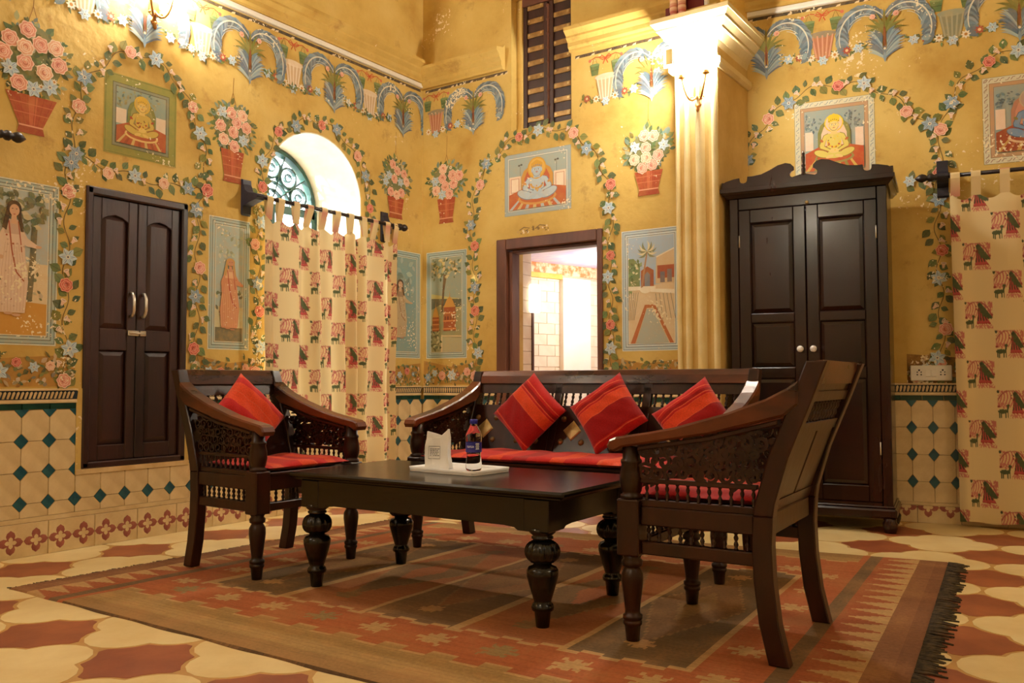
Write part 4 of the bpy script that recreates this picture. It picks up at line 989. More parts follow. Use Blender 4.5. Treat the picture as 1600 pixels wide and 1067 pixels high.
# 7 palm garden
P = panel(wall_back, FB, 1.80, 2.24, 1.087, 1.914, BLUEF, (170, 194, 212), 'x', 53)
PP(P, [(0, .0), (1, .0), (1, .56), (0, .52)], (226, 204, 166)); PP(P, [(0, .50), (.25, .50), (.26, .72), (.12, .80), (0, .80)], (110, 140, 96)); leaves_in(P, 0, .28, .46, .78, 40, [(84, 120, 80), (130, 156, 110), (226, 220, 180)])
PP(P, [(.6, .55), (1, .55), (1, .86), (.62, .80)], (216, 190, 150)); PP(P, [(.64, .60), (1, .60), (1, .72), (.64, .72)], (170, 84, 62)); PP(P, [(.7, .56), (.8, .56), (.8, .66), (.7, .66)], (110, 110, 120)); PP(P, [(.85, .56), (.95, .56), (.95, .68), (.85, .68)], (130, 120, 120)); SS(P, [(.62, .8), (1, .87)], .008, (240, 226, 196))
PP(P, [(.28, .52), (.56, .52), (.56, .68), (.42, .72), (.28, .68)], (160, 90, 66)); PP(P, [(.36, .52), (.48, .52), (.48, .64), (.42, .67), (.36, .64)], (120, 130, 140))
PP(P, [(.04, .0), (.36, .36), (.58, .36), (.98, .0), (.90, .0), (.55, .33), (.40, .33), (.14, .0)], (186, 104, 66)); PP(P, [(.16, .0), (.40, .32), (.54, .32), (.88, .0)], (176, 184, 172)); PP(P, [(.0, .50), (.6, .50), (.6, .53), (.0, .54)], (246, 236, 210)); PP(P, [(.48, .48), (1, .45), (1, .49), (.48, .51)], (244, 236, 214))
for k in range(5): SS(P, [(.6+.08*k, .46), (.66+.09*k, .22)], .003, (120, 120, 110)); SS(P, [(.02+.05*k, .48), (.0+.03*k, .22)], .003, (130, 126, 110))
SS(P, [(.30, .52), (.36, .7), (.42, .86)], [.016, .012, .010], (176, 130, 100))
for k in range(11):
    an = R(-30+k*24); x, y = P.T(.42, .86); P.poly(leafp(x, y, .075, .016, an, -.2 if math.cos(an) > 0 else .2), (226, 216, 176) if k % 2 else (130, 140, 110))
EP(P, .38, .5, .12, .07, (240, 230, 204))
tag(P.build('painted_panel', wall_back), 'painted panel of a palm garden with water channel by the pilaster')
# 8, 9 seated figures in the alcove
AF = [(0, (150, 140, 96)), (.003, (216, 214, 186)), (.038, (120, 110, 90)), (.041, (190, 150, 116)), (.062, (110, 96, 84)), (.064, (160, 170, 160))]
def scroll_border(P, u0, u1, v0, v1, col):
    n = int((u1-u0)/.03)
    for k in range(n):
        x = u0+.02+(u1-u0-.04)*k/(n-1)
        for y in (v0+.02, v1-.02): P.strip([(x-.012, y-.008), (x, y+.008*(1 if k % 2 else -1)), (x+.012, y+.008)], .004, col)
    n = int((v1-v0)/.03)
    for k in range(n):
        y = v0+.02+(v1-v0-.04)*k/(n-1)
        for x in (u0+.02, u1-.02): P.strip([(x-.008, y-.012), (x+.008*(1 if k % 2 else -1), y), (x+.008, y+.012)], .004, col)
for X0, X1, lb, pal in ((2.853, 3.347, 'painted panel of yellow seated figure behind wardrobe pediment', 0), (3.952, 4.46, 'painted panel with pink frame at the right picture edge', 1)):
    a, b = ru(X0), ru(X1); v0, v1 = 2.203, 2.742
    P = panel(wall_alcove, FR, a, b, v0, v1, AF, (150, 166, 160), 'x', 55+pal); scroll_border(P, a, b, v0, v1, (130, 150, 156) if pal == 0 else (150, 110, 104))
    for q in ((.0, .14), (.86, 1.0)): PP(P, [(q[0], .35), (q[1], .35), (q[1], .66), (q[0], .66)], (240, 212, 186))
    leaves_in(P, .0, .3, .68, .92, 26, [(84, 110, 120), (110, 136, 140)], (.015, .03)); leaves_in(P, .7, 1., .68, .92, 26, [(84, 110, 120), (110, 136, 140)], (.015, .03))
    o = tag(P.build('painted_panel', wall_alcove), lb)
    Q = panel(wall_alcove, FR, a, b, v0, v1, AF, (0, 0, 0), 'x', 57+pal); Q.v, Q.f, Q.c = [], [], []; Q.n = .0075
    if pal == 0: seated(Q, (236, 206, 130), (226, 206, 104), (240, 200, 170), ((124, 130, 70), (236, 204, 176)), [(190, 74, 44), (216, 176, 90), (140, 130, 70), (150, 140, 80)], (130, 110, 50), (236, 196, 40), (190, 90, 50))
    else: seated(Q, (120, 150, 180), (110, 146, 180), (176, 150, 140), ((176, 120, 100), (206, 140, 116)), [(150, 56, 40), (206, 160, 90), (176, 90, 56), (226, 190, 150)], (60, 90, 120), (190, 170, 140), (120, 120, 70))
    Q.build('figure', o)
# chipped plaster mark above the doorway
P = Paint(FB, .0008); random.seed(61)
for k in range(26):
    x, y = random.uniform(.93, 1.22), 2.005+random.uniform(-.02, .02); P.poly(lobed(x, y, random.uniform(.004, .012), 5, .3, random.random()*6, 2), random.choice([(236, 222, 190), (226, 206, 170), (120, 96, 60), (196, 160, 100)]))
P.strip([(.95, 2.01), (.99, 2.03), (1.04, 2.02), (1.0, 2.0)], .008, (120, 100, 70)); P.strip([(1.09, 2.01), (1.13, 2.035), (1.18, 2.025)], .008, (120, 100, 70))
tag(P.build('chipped_patch', wall_back), 'chipped plaster patch above the doorway lintel')
# ------------------------------------------------------------------ carved seats
random.seed(77)
def bu(z): return .452+(z-.48)*.373          # lean of the back
LEGP = [(0, .022), (.05, .027), (.055, .032), (.066, .032), (.069, .028), (.073, .033), (.085, .033), (.089, .026), (.10, .025), (.15, .031), (.2, .037), (.225, .036), (.24, .028), (.246, .025), (.25, .034), (.265, .036), (.275, .028), (.286, .034)]
leg_me = MB().lathe(LEGP, 14).mesh('leg'); leg_me.materials.append(WOOD)
BALP = [(.475, .038), (.487, .038), (.492, .03), (.50, .034), (.53, .040), (.56, .039), (.59, .033), (.596, .036), (.604, .036), (.61, .03), (.65, .03)]
bal_me = MB().lathe(BALP, 14).mesh('arm_post'); bal_me.materials.append(WOOD)
def spin(h, r):
    k = h
    return MB().lathe([(0, r*.7), (k*.08, r*.9), (k*.12, r*.5), (k*.3, r), (k*.42, r*.75), (k*.5, r*.45), (k*.58, r*.75), (k*.7, r), (k*.88, r*.5), (k*.92, r*.9), (k, r*.7)], 8).mesh('spindle')
SP = spin(.055, .0085); SP.materials.append(WOOD); SPB = spin(.066, .0095); SPB.materials.append(WOOD); SPA = spin(.058, .0075); SPA.materials.append(WOOD)
def jali(y):
    """openwork scroll panel under the arm"""
    mb = MB(); fr = lambda a, b, n: (a, y+n, b)
    top = lambda u: .646+.19*max(0, u)+.06*max(0, u-.25)
    rows = []
    cs = []
    for j in range(4):
        for i in range(9):
            cs.append((.052+i*.046+(j % 2)*.023, .567+j*.036))
    for k, (cx, cz) in enumerate(cs):
        if cx > .44+max(0, (cz-.62))*.4 or cz > top(cx)-.004: continue
        sp = []; a0 = (k*2.1) % 6.28; dr = 1 if k % 2 else -1
        for i in range(15):
            t = i/14; r = .0235*(1-.72*t); a = a0+dr*t*7.2; sp.append((cx+r*math.cos(a), cz+r*math.sin(a)))
        mb.ribbon(sp, .0115, .022, fr)
        l = leafp(cx+.02*math.cos(a0+2), cz+.02*math.sin(a0+2), .038, .020, a0+2.2*dr)
        vs = [fr(p[0], p[1], -.008) for p in l]+[fr(p[0], p[1], .008) for p in l]
        mb.add(vs, [tuple(range(8))[::-1], tuple(range(8, 16))]+[(i, (i+1) % 8, 8+(i+1) % 8, 8+i) for i in range(8)])
    # connecting vines
    for j in range(3):
        mb.ribbon([(.03+.42*t/20, .567+.018+j*.040+.010*math.sin(t*1.3+j)+.02*t/20*j) for t in range(21)], .011, .018, fr)
    return mb
def make_seat(name, half, bays, loc, rz, label, cat, group=None):
    e = empty(name, loc, rz); tag(e, label, cat, group)
    cen = [(.492, 0), (.464, .12), (.449, .25), (.445, .36), (.450, .45)]
    cen2 = [(.450, .45), (.456, .49), (.50, .635), (.58, .83), (.607, .90), (.62, .932)]
    for s in (-1, 1):
        y = s*half
        inst('leg', leg_me, e, (0, y, 0)); MB().box(-.04, .04, y-.04, y+.04, .286, .475, .005).build('leg_block', WOOD, e); inst('arm_post', bal_me, e, (0, y, 0))
        th = .031
        MB().prism([(u-th, z) for u, z in cen]+[(u+th, z) for u, z in cen[::-1]], 'y', y-.026, y+.026, .004).build('leg', WOOD, e)
        MB().prism([(u-th, z) for u, z in cen2]+[(u+th, z) for u, z in cen2[::-1]], 'y', y-.026, y+.026, .004).build('back_post', WOOD, e)
        top = [(-.078, .652), (-.068, .672), (-.045, .682), (-.01, .688), (.08, .703), (.166, .72), (.343, .77), (.467, .816), (.53, .848), (.565, .872)]
        bot = [(.565, .80), (.52, .762), (.28, .70), (.05, .660), (-.02, .648), (-.05, .632), (-.068, .634)]
        ar = MB().prism(top+bot, 'y', y-.036, y+.036, .007).build('arm', WOODX, e)
        low = [(.03, .652), (.28, .694), (.50, .752), (.50, .735), (.28, .678), (.03, .637)]
        MB().prism(low, 'y', y-.022, y+.022, .003).build('arm_moulding', WOOD, ar)
        MB().box(.04, .42, y-.019, y+.019, .39, .452, .004).build('seat_rail', WOOD, e); MB().box(.04, .42, y-.017, y+.017, .293, .336, .004).build('lower_rail', WOOD, e)
        MB().box(.038, .43, y-.012, y+.012, .530, .545, .002).build('panel_rail', WOOD, e)
        for k in range(10): inst('spindle', SP, e, (.062+k*.037, y, .336)); 
        for k in range(11): inst('spindle', SPA, e, (.056+k*.036, y, .473))
        MB().box(.04, .42, y-.012, y+.012, .452, .474, .002).build('panel_rail', WOOD, e)
        jali(y).build('openwork_panel', WOOD, e)
    a, b = -half+.04, half-.04
    MB().box(-.022, .022, a, b, .385, .455, .004).build('seat_rail', WOOD, e); MB().box(-.017, .017, a, b, .293, .33, .004).build('lower_rail', WOOD, e)
    n = int((b-a)/.04)
    for k in range(n): inst('spindle', SP, e, (0, a+(b-a)*(k+.5)/n, .330))
    MB().box(.43, .465, a+.015, b-.015, .385, .455, .004).build('seat_rail', WOOD, e)
    MB().box(-.03, .455, a-.018, b+.018, .452, .466, .003).build('seat_board', WOOD, e)
    def brail(z1, z2, t, y0, y1, nm, off=0, mat=WOOD):
        return MB().prism([(bu(z1)-t+off, z1), (bu(z2)-t+off, z2), (bu(z2)+t+off, z2), (bu(z1)+t+off, z1)], 'y', y0, y1, .003).build(nm, mat, e)
    y0, y1 = -half+.026, half-.026
    tr = [(bu(.862)-.022, .862), (bu(.90)-.024, .905), (bu(.925)-.012, .932), (bu(.925)+.016, .935), (bu(.90)+.022, .91), (bu(.862)+.02, .862)]
    MB().prism(tr, 'y', y0-.03, y1+.03, .004).build('top_rail', WOODX, e)
    brail(.838, .862, .012, y0, y1, 'beaded_rail'); brail(.806, .838, .017, y0, y1, 'carved_rail'); brail(.705, .738, .017, y0, y1, 'back_rail'); brail(.452, .492, .017, y0, y1, 'back_rail')
    w = (y1-y0)/bays
    for k in range(bays+1):
        if 0 < k < bays: brail(.492, .862, .017, y0+k*w-.022, y0+k*w+.022, 'back_stile')
    for k in range(bays):
        p0, p1 = y0+k*w+(.022 if k else 0), y0+(k+1)*w-(.022 if k < bays-1 else 0)
        n = max(8, int((p1-p0)/.041))
        for i in range(n):
            z = .739; inst('spindle', SPB, e, (bu(z), p0+(p1-p0)*(i+.5)/n, z), (0, math.atan(.373), 0), (1, 1, 1.08))
        brail(.492, .705, .004, p0, p1, 'back_panel', -.009)
        nb = 2 if bays == 1 else 4
        for i in range(nb):
            q0, q1 = p0+(p1-p0)*i/nb+.010, p0+(p1-p0)*(i+1)/nb-.010
            bd = brail(.492, .705, .009, q0, q1, 'back_board', .004)
    return e
def mult(e): pass
SOFA_RZ = R(90+3.4)
chair_r = make_seat('armchair', .285, 1, (3.18, -2.368, .010), R(2.6), 'dark carved armchair seen from behind in front of the wardrobe', 'armchair', 'carved armchairs')
chair_l = make_seat('armchair', .280, 1, (1.42, -2.493, .010), R(178.2), 'dark carved armchair with red cushions by the cupboard door', 'armchair', 'carved armchairs')
sofa = make_seat('sofa', .815, 3, (2.32, -1.755, .010), SOFA_RZ, 'dark carved three-seat sofa with brass diamonds behind the table', 'sofa')
# brass diamonds and studs on the sofa back
rotb = math.atan(.373)
dm = MB().add([(-.001, -.055, 0), (-.001, 0, -.058), (-.001, .055, 0), (-.001, 0, .058), (-.007, -.045, 0), (-.007, 0, -.048), (-.007, .045, 0), (-.007, 0, .048), (-.012, 0, 0)],
    [(0, 1, 5, 4), (1, 2, 6, 5), (2, 3, 7, 6), (3, 0, 4, 7), (4, 5, 8), (5, 6, 8), (6, 7, 8), (7, 4, 8), (3, 2, 1, 0)]).mesh('brass_diamond'); dm.materials.append(BRASS)
stm = MB().lathe([(-.012, .004), (-.010, .010), (-.004, .016), (0, .018)], 10, axis='x').mesh('stud'); stm.materials.append(noisy('stud_brass', C(90, 66, 36), C(140, 108, 62), 12, .45, .05, metal=.5))
for k in range(6):
    yy = .70-.28*k; z = .605
    tag(inst('brass_diamond', dm, sofa, (bu(z)-.0145, yy, z), (0, rotb, 0)), 'brass diamond plate')
    for dy, dz in ((-.062, -.06), (.062, -.06), (-.062, .06), (.062, .06)): inst('stud', stm, sofa, (bu(z+dz)-.0125, yy+dy, z+dz), (0, rotb, 0))

# ---- soft furnishings
def stripes(name, axis, size, stops, rough=.85):
    m, nt, b = newmat(name); L = nt.links.new
    tc = N(nt, 'ShaderNodeTexCoord'); sp = N(nt, 'ShaderNodeSeparateXYZ'); L(tc.outputs['Object'], sp.inputs[0])
    no = N(nt, 'ShaderNodeTexNoise', i_Scale=14, i_Detail=3); L(tc.outputs['Object'], no.inputs[0])
    ad = N(nt, 'ShaderNodeMath', operation='MULTIPLY_ADD', i_1=.006, i_2=-.003); L(no.outputs[0], ad.inputs[0])
    sm2 = N(nt, 'ShaderNodeMath', operation='ADD'); L(sp.outputs[axis], sm2.inputs[0]); L(ad.outputs[0], sm2.inputs[1])
    mr = N(nt, 'ShaderNodeMapRange'); mr.inputs[1].default_value = -size/2; mr.inputs[2].default_value = size/2; L(sm2.outputs[0], mr.inputs[0])
    rp = N(nt, 'ShaderNodeValToRGB'); rp.color_ramp.interpolation = 'CONSTANT'; el = rp.color_ramp.elements
    el[0].position = 0; el[0].color = C(*stops[0][1]); el[1].position = stops[1][0]; el[1].color = C(*stops[1][1])
    for p, c in stops[2:]: x = el.new(p); x.color = C(*c)
    L(mr.outputs[0], rp.inputs[0])
    wv = N(nt, 'ShaderNodeTexNoise', i_Scale=160, i_Detail=2); L(tc.outputs['Object'], wv.inputs[0])
    hs = N(nt, 'ShaderNodeMix', data_type='RGBA', blend_type='MULTIPLY', i_0=.5); L(rp.outputs[0], hs.inputs[6])
    r2 = N(nt, 'ShaderNodeValToRGB'); r2.color_ramp.elements[0].position = .3; r2.color_ramp.elements[0].color = (.55, .55, .55, 1); r2.color_ramp.elements[1].position = .65
    L(wv.outputs[0], r2.inputs[0]); L(r2.outputs[0], hs.inputs[7]); L(hs.outputs[2], b.inputs['Base Color'])
    bp = N(nt, 'ShaderNodeBump', i_Strength=.3, i_Distance=.003); L(wv.outputs[0], bp.inputs['Height']); L(bp.outputs[0], b.inputs['Normal'])
    b.inputs['Roughness'].default_value = rough; b.inputs['Specular IOR Level'].default_value = .15; b.inputs['Sheen Weight'].default_value = .15
    return m
CR, OR, RD, LN = (160, 22, 22), (224, 74, 34), (196, 34, 30), (226, 96, 60)
CUSH = stripes('cushion_stripes', 0, .33, [(0, RD), (.10, LN), (.115, RD), (.13, CR), (.50, LN), (.51, OR), (.68, LN), (.69, RD), (.72, LN), (.735, CR), (.79, RD), (.83, LN), (.845, RD), (1.0, RD)])
CUSH2 = stripes('cushion_stripes_bright', 0, .33, [(0, OR), (.18, RD), (.22, LN), (.235, RD), (.42, OR), (.60, LN), (.61, OR), (.78, RD), (.9, OR)])
PADS = [(0, RD), (.06, OR), (.09, RD), (.17, CR), (.22, RD), (.27, OR), (.33, LN), (.34, RD), (.45, OR), (.50, RD), (.58, CR), (.63, RD), (.67, OR), (.72, RD), (.82, OR), (.86, CR), (.92, RD)]
PAD = stripes('sofa_pad_stripes', 1, 1.6, PADS); PADC = stripes('chair_pad_stripes', 1, .52, [(0, RD), (.2, OR), (.3, RD), (.42, LN), (.44, OR), (.6, RD), (.8, OR), (.9, RD)])
def cushion_mesh(size, th, seed=0, n=20):
    rnd = random.Random(seed); h = size/2; vs = []; fs = []
    for sgn in (1, -1):
        for i in range(n+1):
            for j in range(n+1):
                x, y = -1+2*i/n, -1+2*j/n
                k = max(0, (1-abs(x)**3.2)*(1-abs(y)**3.2))**.55
                pin = 1-.07*(1-y*y) if abs(x) > .0 else 1
                px = x*h*(1-.06*(1-y*y)*abs(x)**3); py = y*h*(1-.06*(1-x*x)*abs(y)**3)
                w = .004*math.sin(7*x+seed)+.004*math.sin(6*y+2*seed)+.003*math.sin(11*(x-y))
                vs.append((px, py, sgn*(th*k+w*k)))
        b = 0 if sgn == 1 else (n+1)**2
        for i in range(n):
            for j in range(n):
                q = (b+i*(n+1)+j, b+(i+1)*(n+1)+j, b+(i+1)*(n+1)+j+1, b+i*(n+1)+j+1)
                fs.append(q if sgn == 1 else q[::-1])
    mb = MB().add(vs, fs, True)
    me = bpy.data.meshes.new('cushion'); me.from_pydata(mb.v, [], mb.f); me.polygons.foreach_set('use_smooth', [True]*len(mb.f))
    bm = bmesh.new(); bm.from_mesh(me); bmesh.ops.remove_doubles(bm, verts=bm.verts[:], dist=1e-5); bm.to_mesh(me); bm.free(); return me
def put_cushion(loc, inplane, lean, yawz, size, th, mat, label, seed):
    me = cushion_mesh(size, th, seed); o = link('throw_cushion', me, None, (mat,))
    o.matrix_world = Matrix.Translation(loc) @ Matrix.Rotation(yawz, 4, 'Z') @ Matrix.Rotation(R(90-lean), 4, 'X') @ Matrix.Rotation(inplane, 4, 'Z')
    tag(o, label, 'cushion', 'red throw cushions'); return o
put_cushion((1.935, -1.375, .715), R(48), 20, R(3), .325, .062, CUSH, 'red striped cushion standing on its corner, leftmost on the sofa', 1)
put_cushion((2.41, -1.355, .715), R(127), 20, R(3), .325, .062, CUSH, 'red and orange cushion on its corner in the middle of the sofa', 2)
put_cushion((2.875, -1.335, .690), R(128), 20, R(3), .325, .062, CUSH, 'red cushion on its corner at the sofa end nearest the wardrobe', 3)
put_cushion((.990, -2.495, .712), R(42), 20, R(88), .325, .06, CUSH2, 'bright red cushion leaning in the left armchair', 4)
def pad(name, u0, u1, half, z, th, mat, label, seat, grp):
    bm = bmesh.new(); nx, ny = 14, max(16, int(half*60)); gv = {}
    vs = []; fs = []
    for sgn in (0, 1):
        for i in range(nx+1):
            for j in range(ny+1):
                x, y = -1+2*i/nx, -1+2*j/ny
                k = max(0, (1-abs(x)**8)*(1-abs(y)**12))**.4
                zz = z+th*.5+(th*.5*k+.004*math.sin(9*y*half*3)*k+.003*math.sin(5*x+3*y))*(1 if sgn else 0)-(th*.5*k if not sgn else 0)
                vs.append((u0+(u1-u0)*(x+1)/2, y*half, zz))
        b = 0 if not sgn else (nx+1)*(ny+1)
        for i in range(nx):
            for j in range(ny):
                q = (b+i*(ny+1)+j, b+(i+1)*(ny+1)+j, b+(i+1)*(ny+1)+j+1, b+i*(ny+1)+j+1); fs.append(q if sgn else q[::-1])
    # close the rim
    n1 = (nx+1)*(ny+1)
    rim = [(i, 0) for i in range(nx+1)]+[(nx, j) for j in range(1, ny+1)]+[(i, ny) for i in range(nx-1, -1, -1)]+[(0, j) for j in range(ny-1, 0, -1)]
    ids = [i*(ny+1)+j for i, j in rim]
    for a, c in zip(ids, ids[1:]+ids[:1]): fs.append((a, c, n1+c, n1+a))
    mb = MB().add(vs, fs, True); o = mb.build(name, mat); o.matrix_world = seat.matrix_basis.copy(); tag(o, label, 'seat cushion', grp); return o
pad('seat_cushion', -.035, .435, .765, .467, .036, PAD, 'long striped red seat cushion lying on the sofa', sofa, 'seat cushions')
pad('seat_cushion', -.03, .43, .235, .467, .038, PADC, 'striped red seat cushion on the left armchair', chair_l, 'seat cushions')
pad('seat_cushion', -.03, .43, .24, .467, .038, PADC, 'striped red seat cushion on the armchair seen from behind', chair_r, 'seat cushions')

# ------------------------------------------------------------------ coffee table
tb = empty('coffee_table', (2.285, -2.425, .010), R(1.2)); tag(tb, 'low black lacquered coffee table with turned melon legs', 'table')
TLEG = [(0, .024), (.055, .030), (.06, .039), (.07, .041), (.08, .038), (.088, .030), (.10, .034), (.15, .049), (.18, .057), (.20, .058), (.213, .050), (.219, .034), (.225, .032)]
tl = MB().lathe(TLEG, 18).mesh('leg'); tl.materials.append(BLACK)
mel = MB().lathe([(.225, .030)]+[(.265+.040*math.sin(R(a)), .026+.034*math.cos(R(a))) for a in range(-80, 81, 20)]+[(.306, .03)], 48, rip=12, amp=.08).mesh('melon'); mel.materials.append(BLACK)
nk = MB().lathe([(.305, .030), (.312, .040), (.318, .040), (.322, .034), (.334, .048), (.35, .05)], 18).mesh('leg_neck'); nk.materials.append(BLACK)
for sx in (-1, 1):
    for sy in (-1, 1):
        l = inst('leg', tl, tb, (sx*.565, sy*.275, 0)); inst('melon', mel, l); inst('neck', nk, l)
        MB().box(sx*.565-.052, sx*.565+.052, sy*.275-.046, sy*.275+.046, .338, .455, .004).build('corner_block', BLACK, tb)
def apron(L):
    return [(-L, .455), (L, .455), (L, .338), (L-.03, .338), (L-.045, .348), (L-.09, .352), (-L+.09, .352), (-L+.045, .348), (-L+.03, .338), (-L, .338)]
for s in (-1, 1):
    MB().prism(apron(.515), 'y', s*.305-.012, s*.305+.012, .002).build('apron', BLACK, tb); MB().prism(apron(.230), 'x', s*.60-.012, s*.60+.012, .002).build('apron', BLACK, tb)
mb = MB().box(-.685, .685, -.335, .335, .462, .486, .008).box(-.66, .66, -.315, .315, .453, .463, .003); mb.build('table_top', BLACK, tb)
# tray, paper bag, bottle
tr = empty('serving_tray', (2.225, -2.365, .496), R(-4)); tag(tr, 'white rectangular tray on the black coffee table', 'tray')
def rr(hx, hy, r, n=5):
    o = []
    for cx, cy, a in ((hx-r, hy-r, 0), (-hx+r, hy-r, 90), (-hx+r, -hy+r, 180), (hx-r, -hy+r, 270)): o += arc(cx, cy, r, a, a+90, n)
    return o
WHT = noisy('tray_white', C(246, 244, 240), C(252, 250, 248), 4, .35, 0)
MB().prism(rr(.19, .125, .03), 'z', 0, .008, .002).build('base', WHT, tr)
vs = []; k = len(rr(.19, .125, .03))
for hx, z in ((0, .008), (.002, .020), (-.006, .020), (-.010, .008)): vs += [(x, y, z) for x, y in rr(.19+hx, .125+hx, .03)]
MB().add(vs, [(a*k+i, a*k+(i+1) % k, (a+1)*k+(i+1) % k, (a+1)*k+i) for a in range(3) for i in range(k)], True).build('rim', WHT, tr)
bagm = noisy('white_paper', C(246, 244, 240), C(252, 250, 248), 6, .8, .25, 30)
bg_ = empty('paper_bag', (2.143, -2.405, .505), R(22)); tag(bg_, 'small white printed paper bag standing on the tray', 'bag')
vs = []; cols = 12; lv = [0, .02, .06, .10, .135, .15]
ringp = [(-.055, -.03), (-.018, -.031), (.018, -.031), (.055, -.03), (.052, -.01), (.052, .01), (.055, .03), (.018, .031), (-.018, .031), (-.055, .03), (-.052, .01), (-.052, -.01)]
random.seed(5)
for li, z in enumerate(lv):
    t = z/.15; sx, sy = 1-.12*t, 1-.55*t**1.5
    for i, (x, y) in enumerate(ringp):
        j = .0025*math.sin(i*2.3+li*1.7)
        zz = z if li < 5 else .150+(.022 if i in (3, 4, 5, 6) else .012 if i in (0, 9, 10, 11) else -.006 if i in (2, 7) else .002)
        vs.append((x*sx+j, y*sy+j, zz))
fs = [(a*cols+i, a*cols+(i+1) % cols, (a+1)*cols+(i+1) % cols, (a+1)*cols+i) for a in range(5) for i in range(cols)]+[tuple(range(cols))[::-1]]
MB().add(vs, fs).build('bag_body', bagm, bg_)
INK = plain('grey_ink', C(96, 96, 104), .8)
pm = MB()
def inkbar(x0, x1, z0, z1):
    y = lambda z: -.031*(1-.55*(z/.15)**1.5)-.0012
    pm.add([(x0, y(z0), z0), (x1, y(z0), z0), (x1, y(z1), z1), (x0, y(z1), z1), (x0, y(z0)+.0008, z0), (x1, y(z0)+.0008, z0), (x1, y(z1)+.0008, z1), (x0, y(z1)+.0008, z1)], [(0, 1, 2, 3), (7, 6, 5, 4)])
for z0, z1, a, b in ((.098, .0995, -.036, .016), (.045, .0465, -.036, .016)): inkbar(a, b, z0, z1)
inkbar(-.036, -.0352, .045, .0995); inkbar(.0152, .016, .045, .0995)
for k, z in enumerate((.086, .079, .072, .065, .058)):
    x = -.029
    while x < .009-(.008 if k in (1, 3) else 0):
        w = random.uniform(.004, .010); inkbar(x, x+w, z, z+.0028); x += w+.0022
po_ = pm.build('print', INK, bg_); tag(po_, 'small grey printed stamp of text lines')
bt = empty('water_bottle', (2.325, -2.392, .505)); tag(bt, 'clear plastic water bottle with blue cap and label on tray', 'bottle')
gm, nt, b = newmat('clear_plastic'); b.inputs['Base Color'].default_value = (.96, .98, 1, 1); b.inputs['Roughness'].default_value = .06; b.inputs['Transmission Weight'].default_value = 1.0; b.inputs['IOR'].default_value = 1.12
BP = [(0, .024), (.004, .031), (.012, .034), (.03, .0345), (.05, .032), (.065, .0295), (.08, .031), (.085, .033), (.12, .033), (.13, .0345), (.15, .034), (.168, .028), (.185, .019), (.195, .0145), (.205, .0135)]
MB().lathe(BP, 24).build('body', gm, bt)
BLUEC = plain('blue_plastic', C(30, 34, 150), .35); LAB = attrmat('bottle_label', wear=0.02, rough=.4)
MB().lathe([(.198, .0150), (.200, .0165), (.214, .0165), (.217, .015)], 20).build('cap', BLUEC, bt)
# label wrapped round the body with a paler bar-code patch and white lettering strokes
vs, fs, cc = [], [], []; n = 64; zs = [.080+.042*i/24 for i in range(25)]
for z in zs:
    for k in range(n): a = 2*math.pi*k/n; vs.append((.0342*math.cos(a), .0342*math.sin(a), z))
for i in range(24):
    for k in range(n):
        k2 = (k+1) % n; fs.append((i*n+k, i*n+k2, (i+1)*n+k2, (i+1)*n+k)); ang = (360*k/n-(-68)) % 360; t = i/24
        c = (40, 44, 140) if t > .3 else (64, 60, 150)
        if 28 < ang < 52 and .28 < t < .88: c = (220, 220, 226) if (k+i//3) % 2 or t > .8 or t < .36 else (120, 120, 140)
        if (ang > 318 or ang < 14) and .42 < t < .66 and (k*7+i*3) % 5 < 3: c = (214, 214, 226)
        cc += [C(*c)]*4
me = bpy.data.meshes.new('label'); me.from_pydata(vs, [], fs); at = me.color_attributes.new('Col', 'FLOAT_COLOR', 'CORNER'); at.data.foreach_set('color', np.array(cc, dtype=np.float32).ravel()); me.polygons.foreach_set('use_smooth', [True]*len(fs))
link('label', me, bt, (LAB,))

# ------------------------------------------------------------------ wardrobe
wd = empty('wardrobe', (3.047, .012, 0), R(7.8)); tag(wd, 'tall dark wooden wardrobe with scrolled pediment and two porcelain knobs', 'wardrobe')
hw, dp = .458, .43
def wb_(nm, x0, x1, y0, y1, z0, z1, ch=.004, par=wd, mat=WARD): return MB().box(x0, x1, y0, y1, z0, z1, ch).build(nm, mat, par)
wb_('side_panel', -hw, -hw+.03, .0, dp, .10, 2.03); wb_('side_panel', hw-.03, hw, .0, dp, .10, 2.03); wb_('back_panel', -hw+.03, hw-.03, dp-.02, dp, .10, 2.03); wb_('top_panel', -hw+.03, hw-.03, .02, dp-.02, 2.0, 2.03); wb_('bottom_panel', -hw+.03, hw-.03, .02, dp-.02, .10, .13)
wb_('front_stile', -hw, -hw+.055, -.012, .012, .14, 2.03); wb_('front_stile', hw-.055, hw, -.012, .012, .14, 2.03); wb_('front_rail', -hw+.056, hw-.056, -.012, .012, 1.955, 2.03); wb_('front_rail', -hw+.056, hw-.056, -.012, .012, .14, .175)
wb_('plinth', -hw-.02, hw+.02, -.03, dp+.005, .085, .14, .01); wb_('plinth_moulding', -hw-.01, hw+.01, -.02, dp+.003, .14, .155, .006)
for sx in (-1, 1):
    for y in (.005, dp-.04): MB().lathe([(0, .03), (.03, .04), (.055, .042), (.07, .034), (.086, .036)], 14, (sx*(hw-.02), y, 0)).build('foot', WARD, wd)
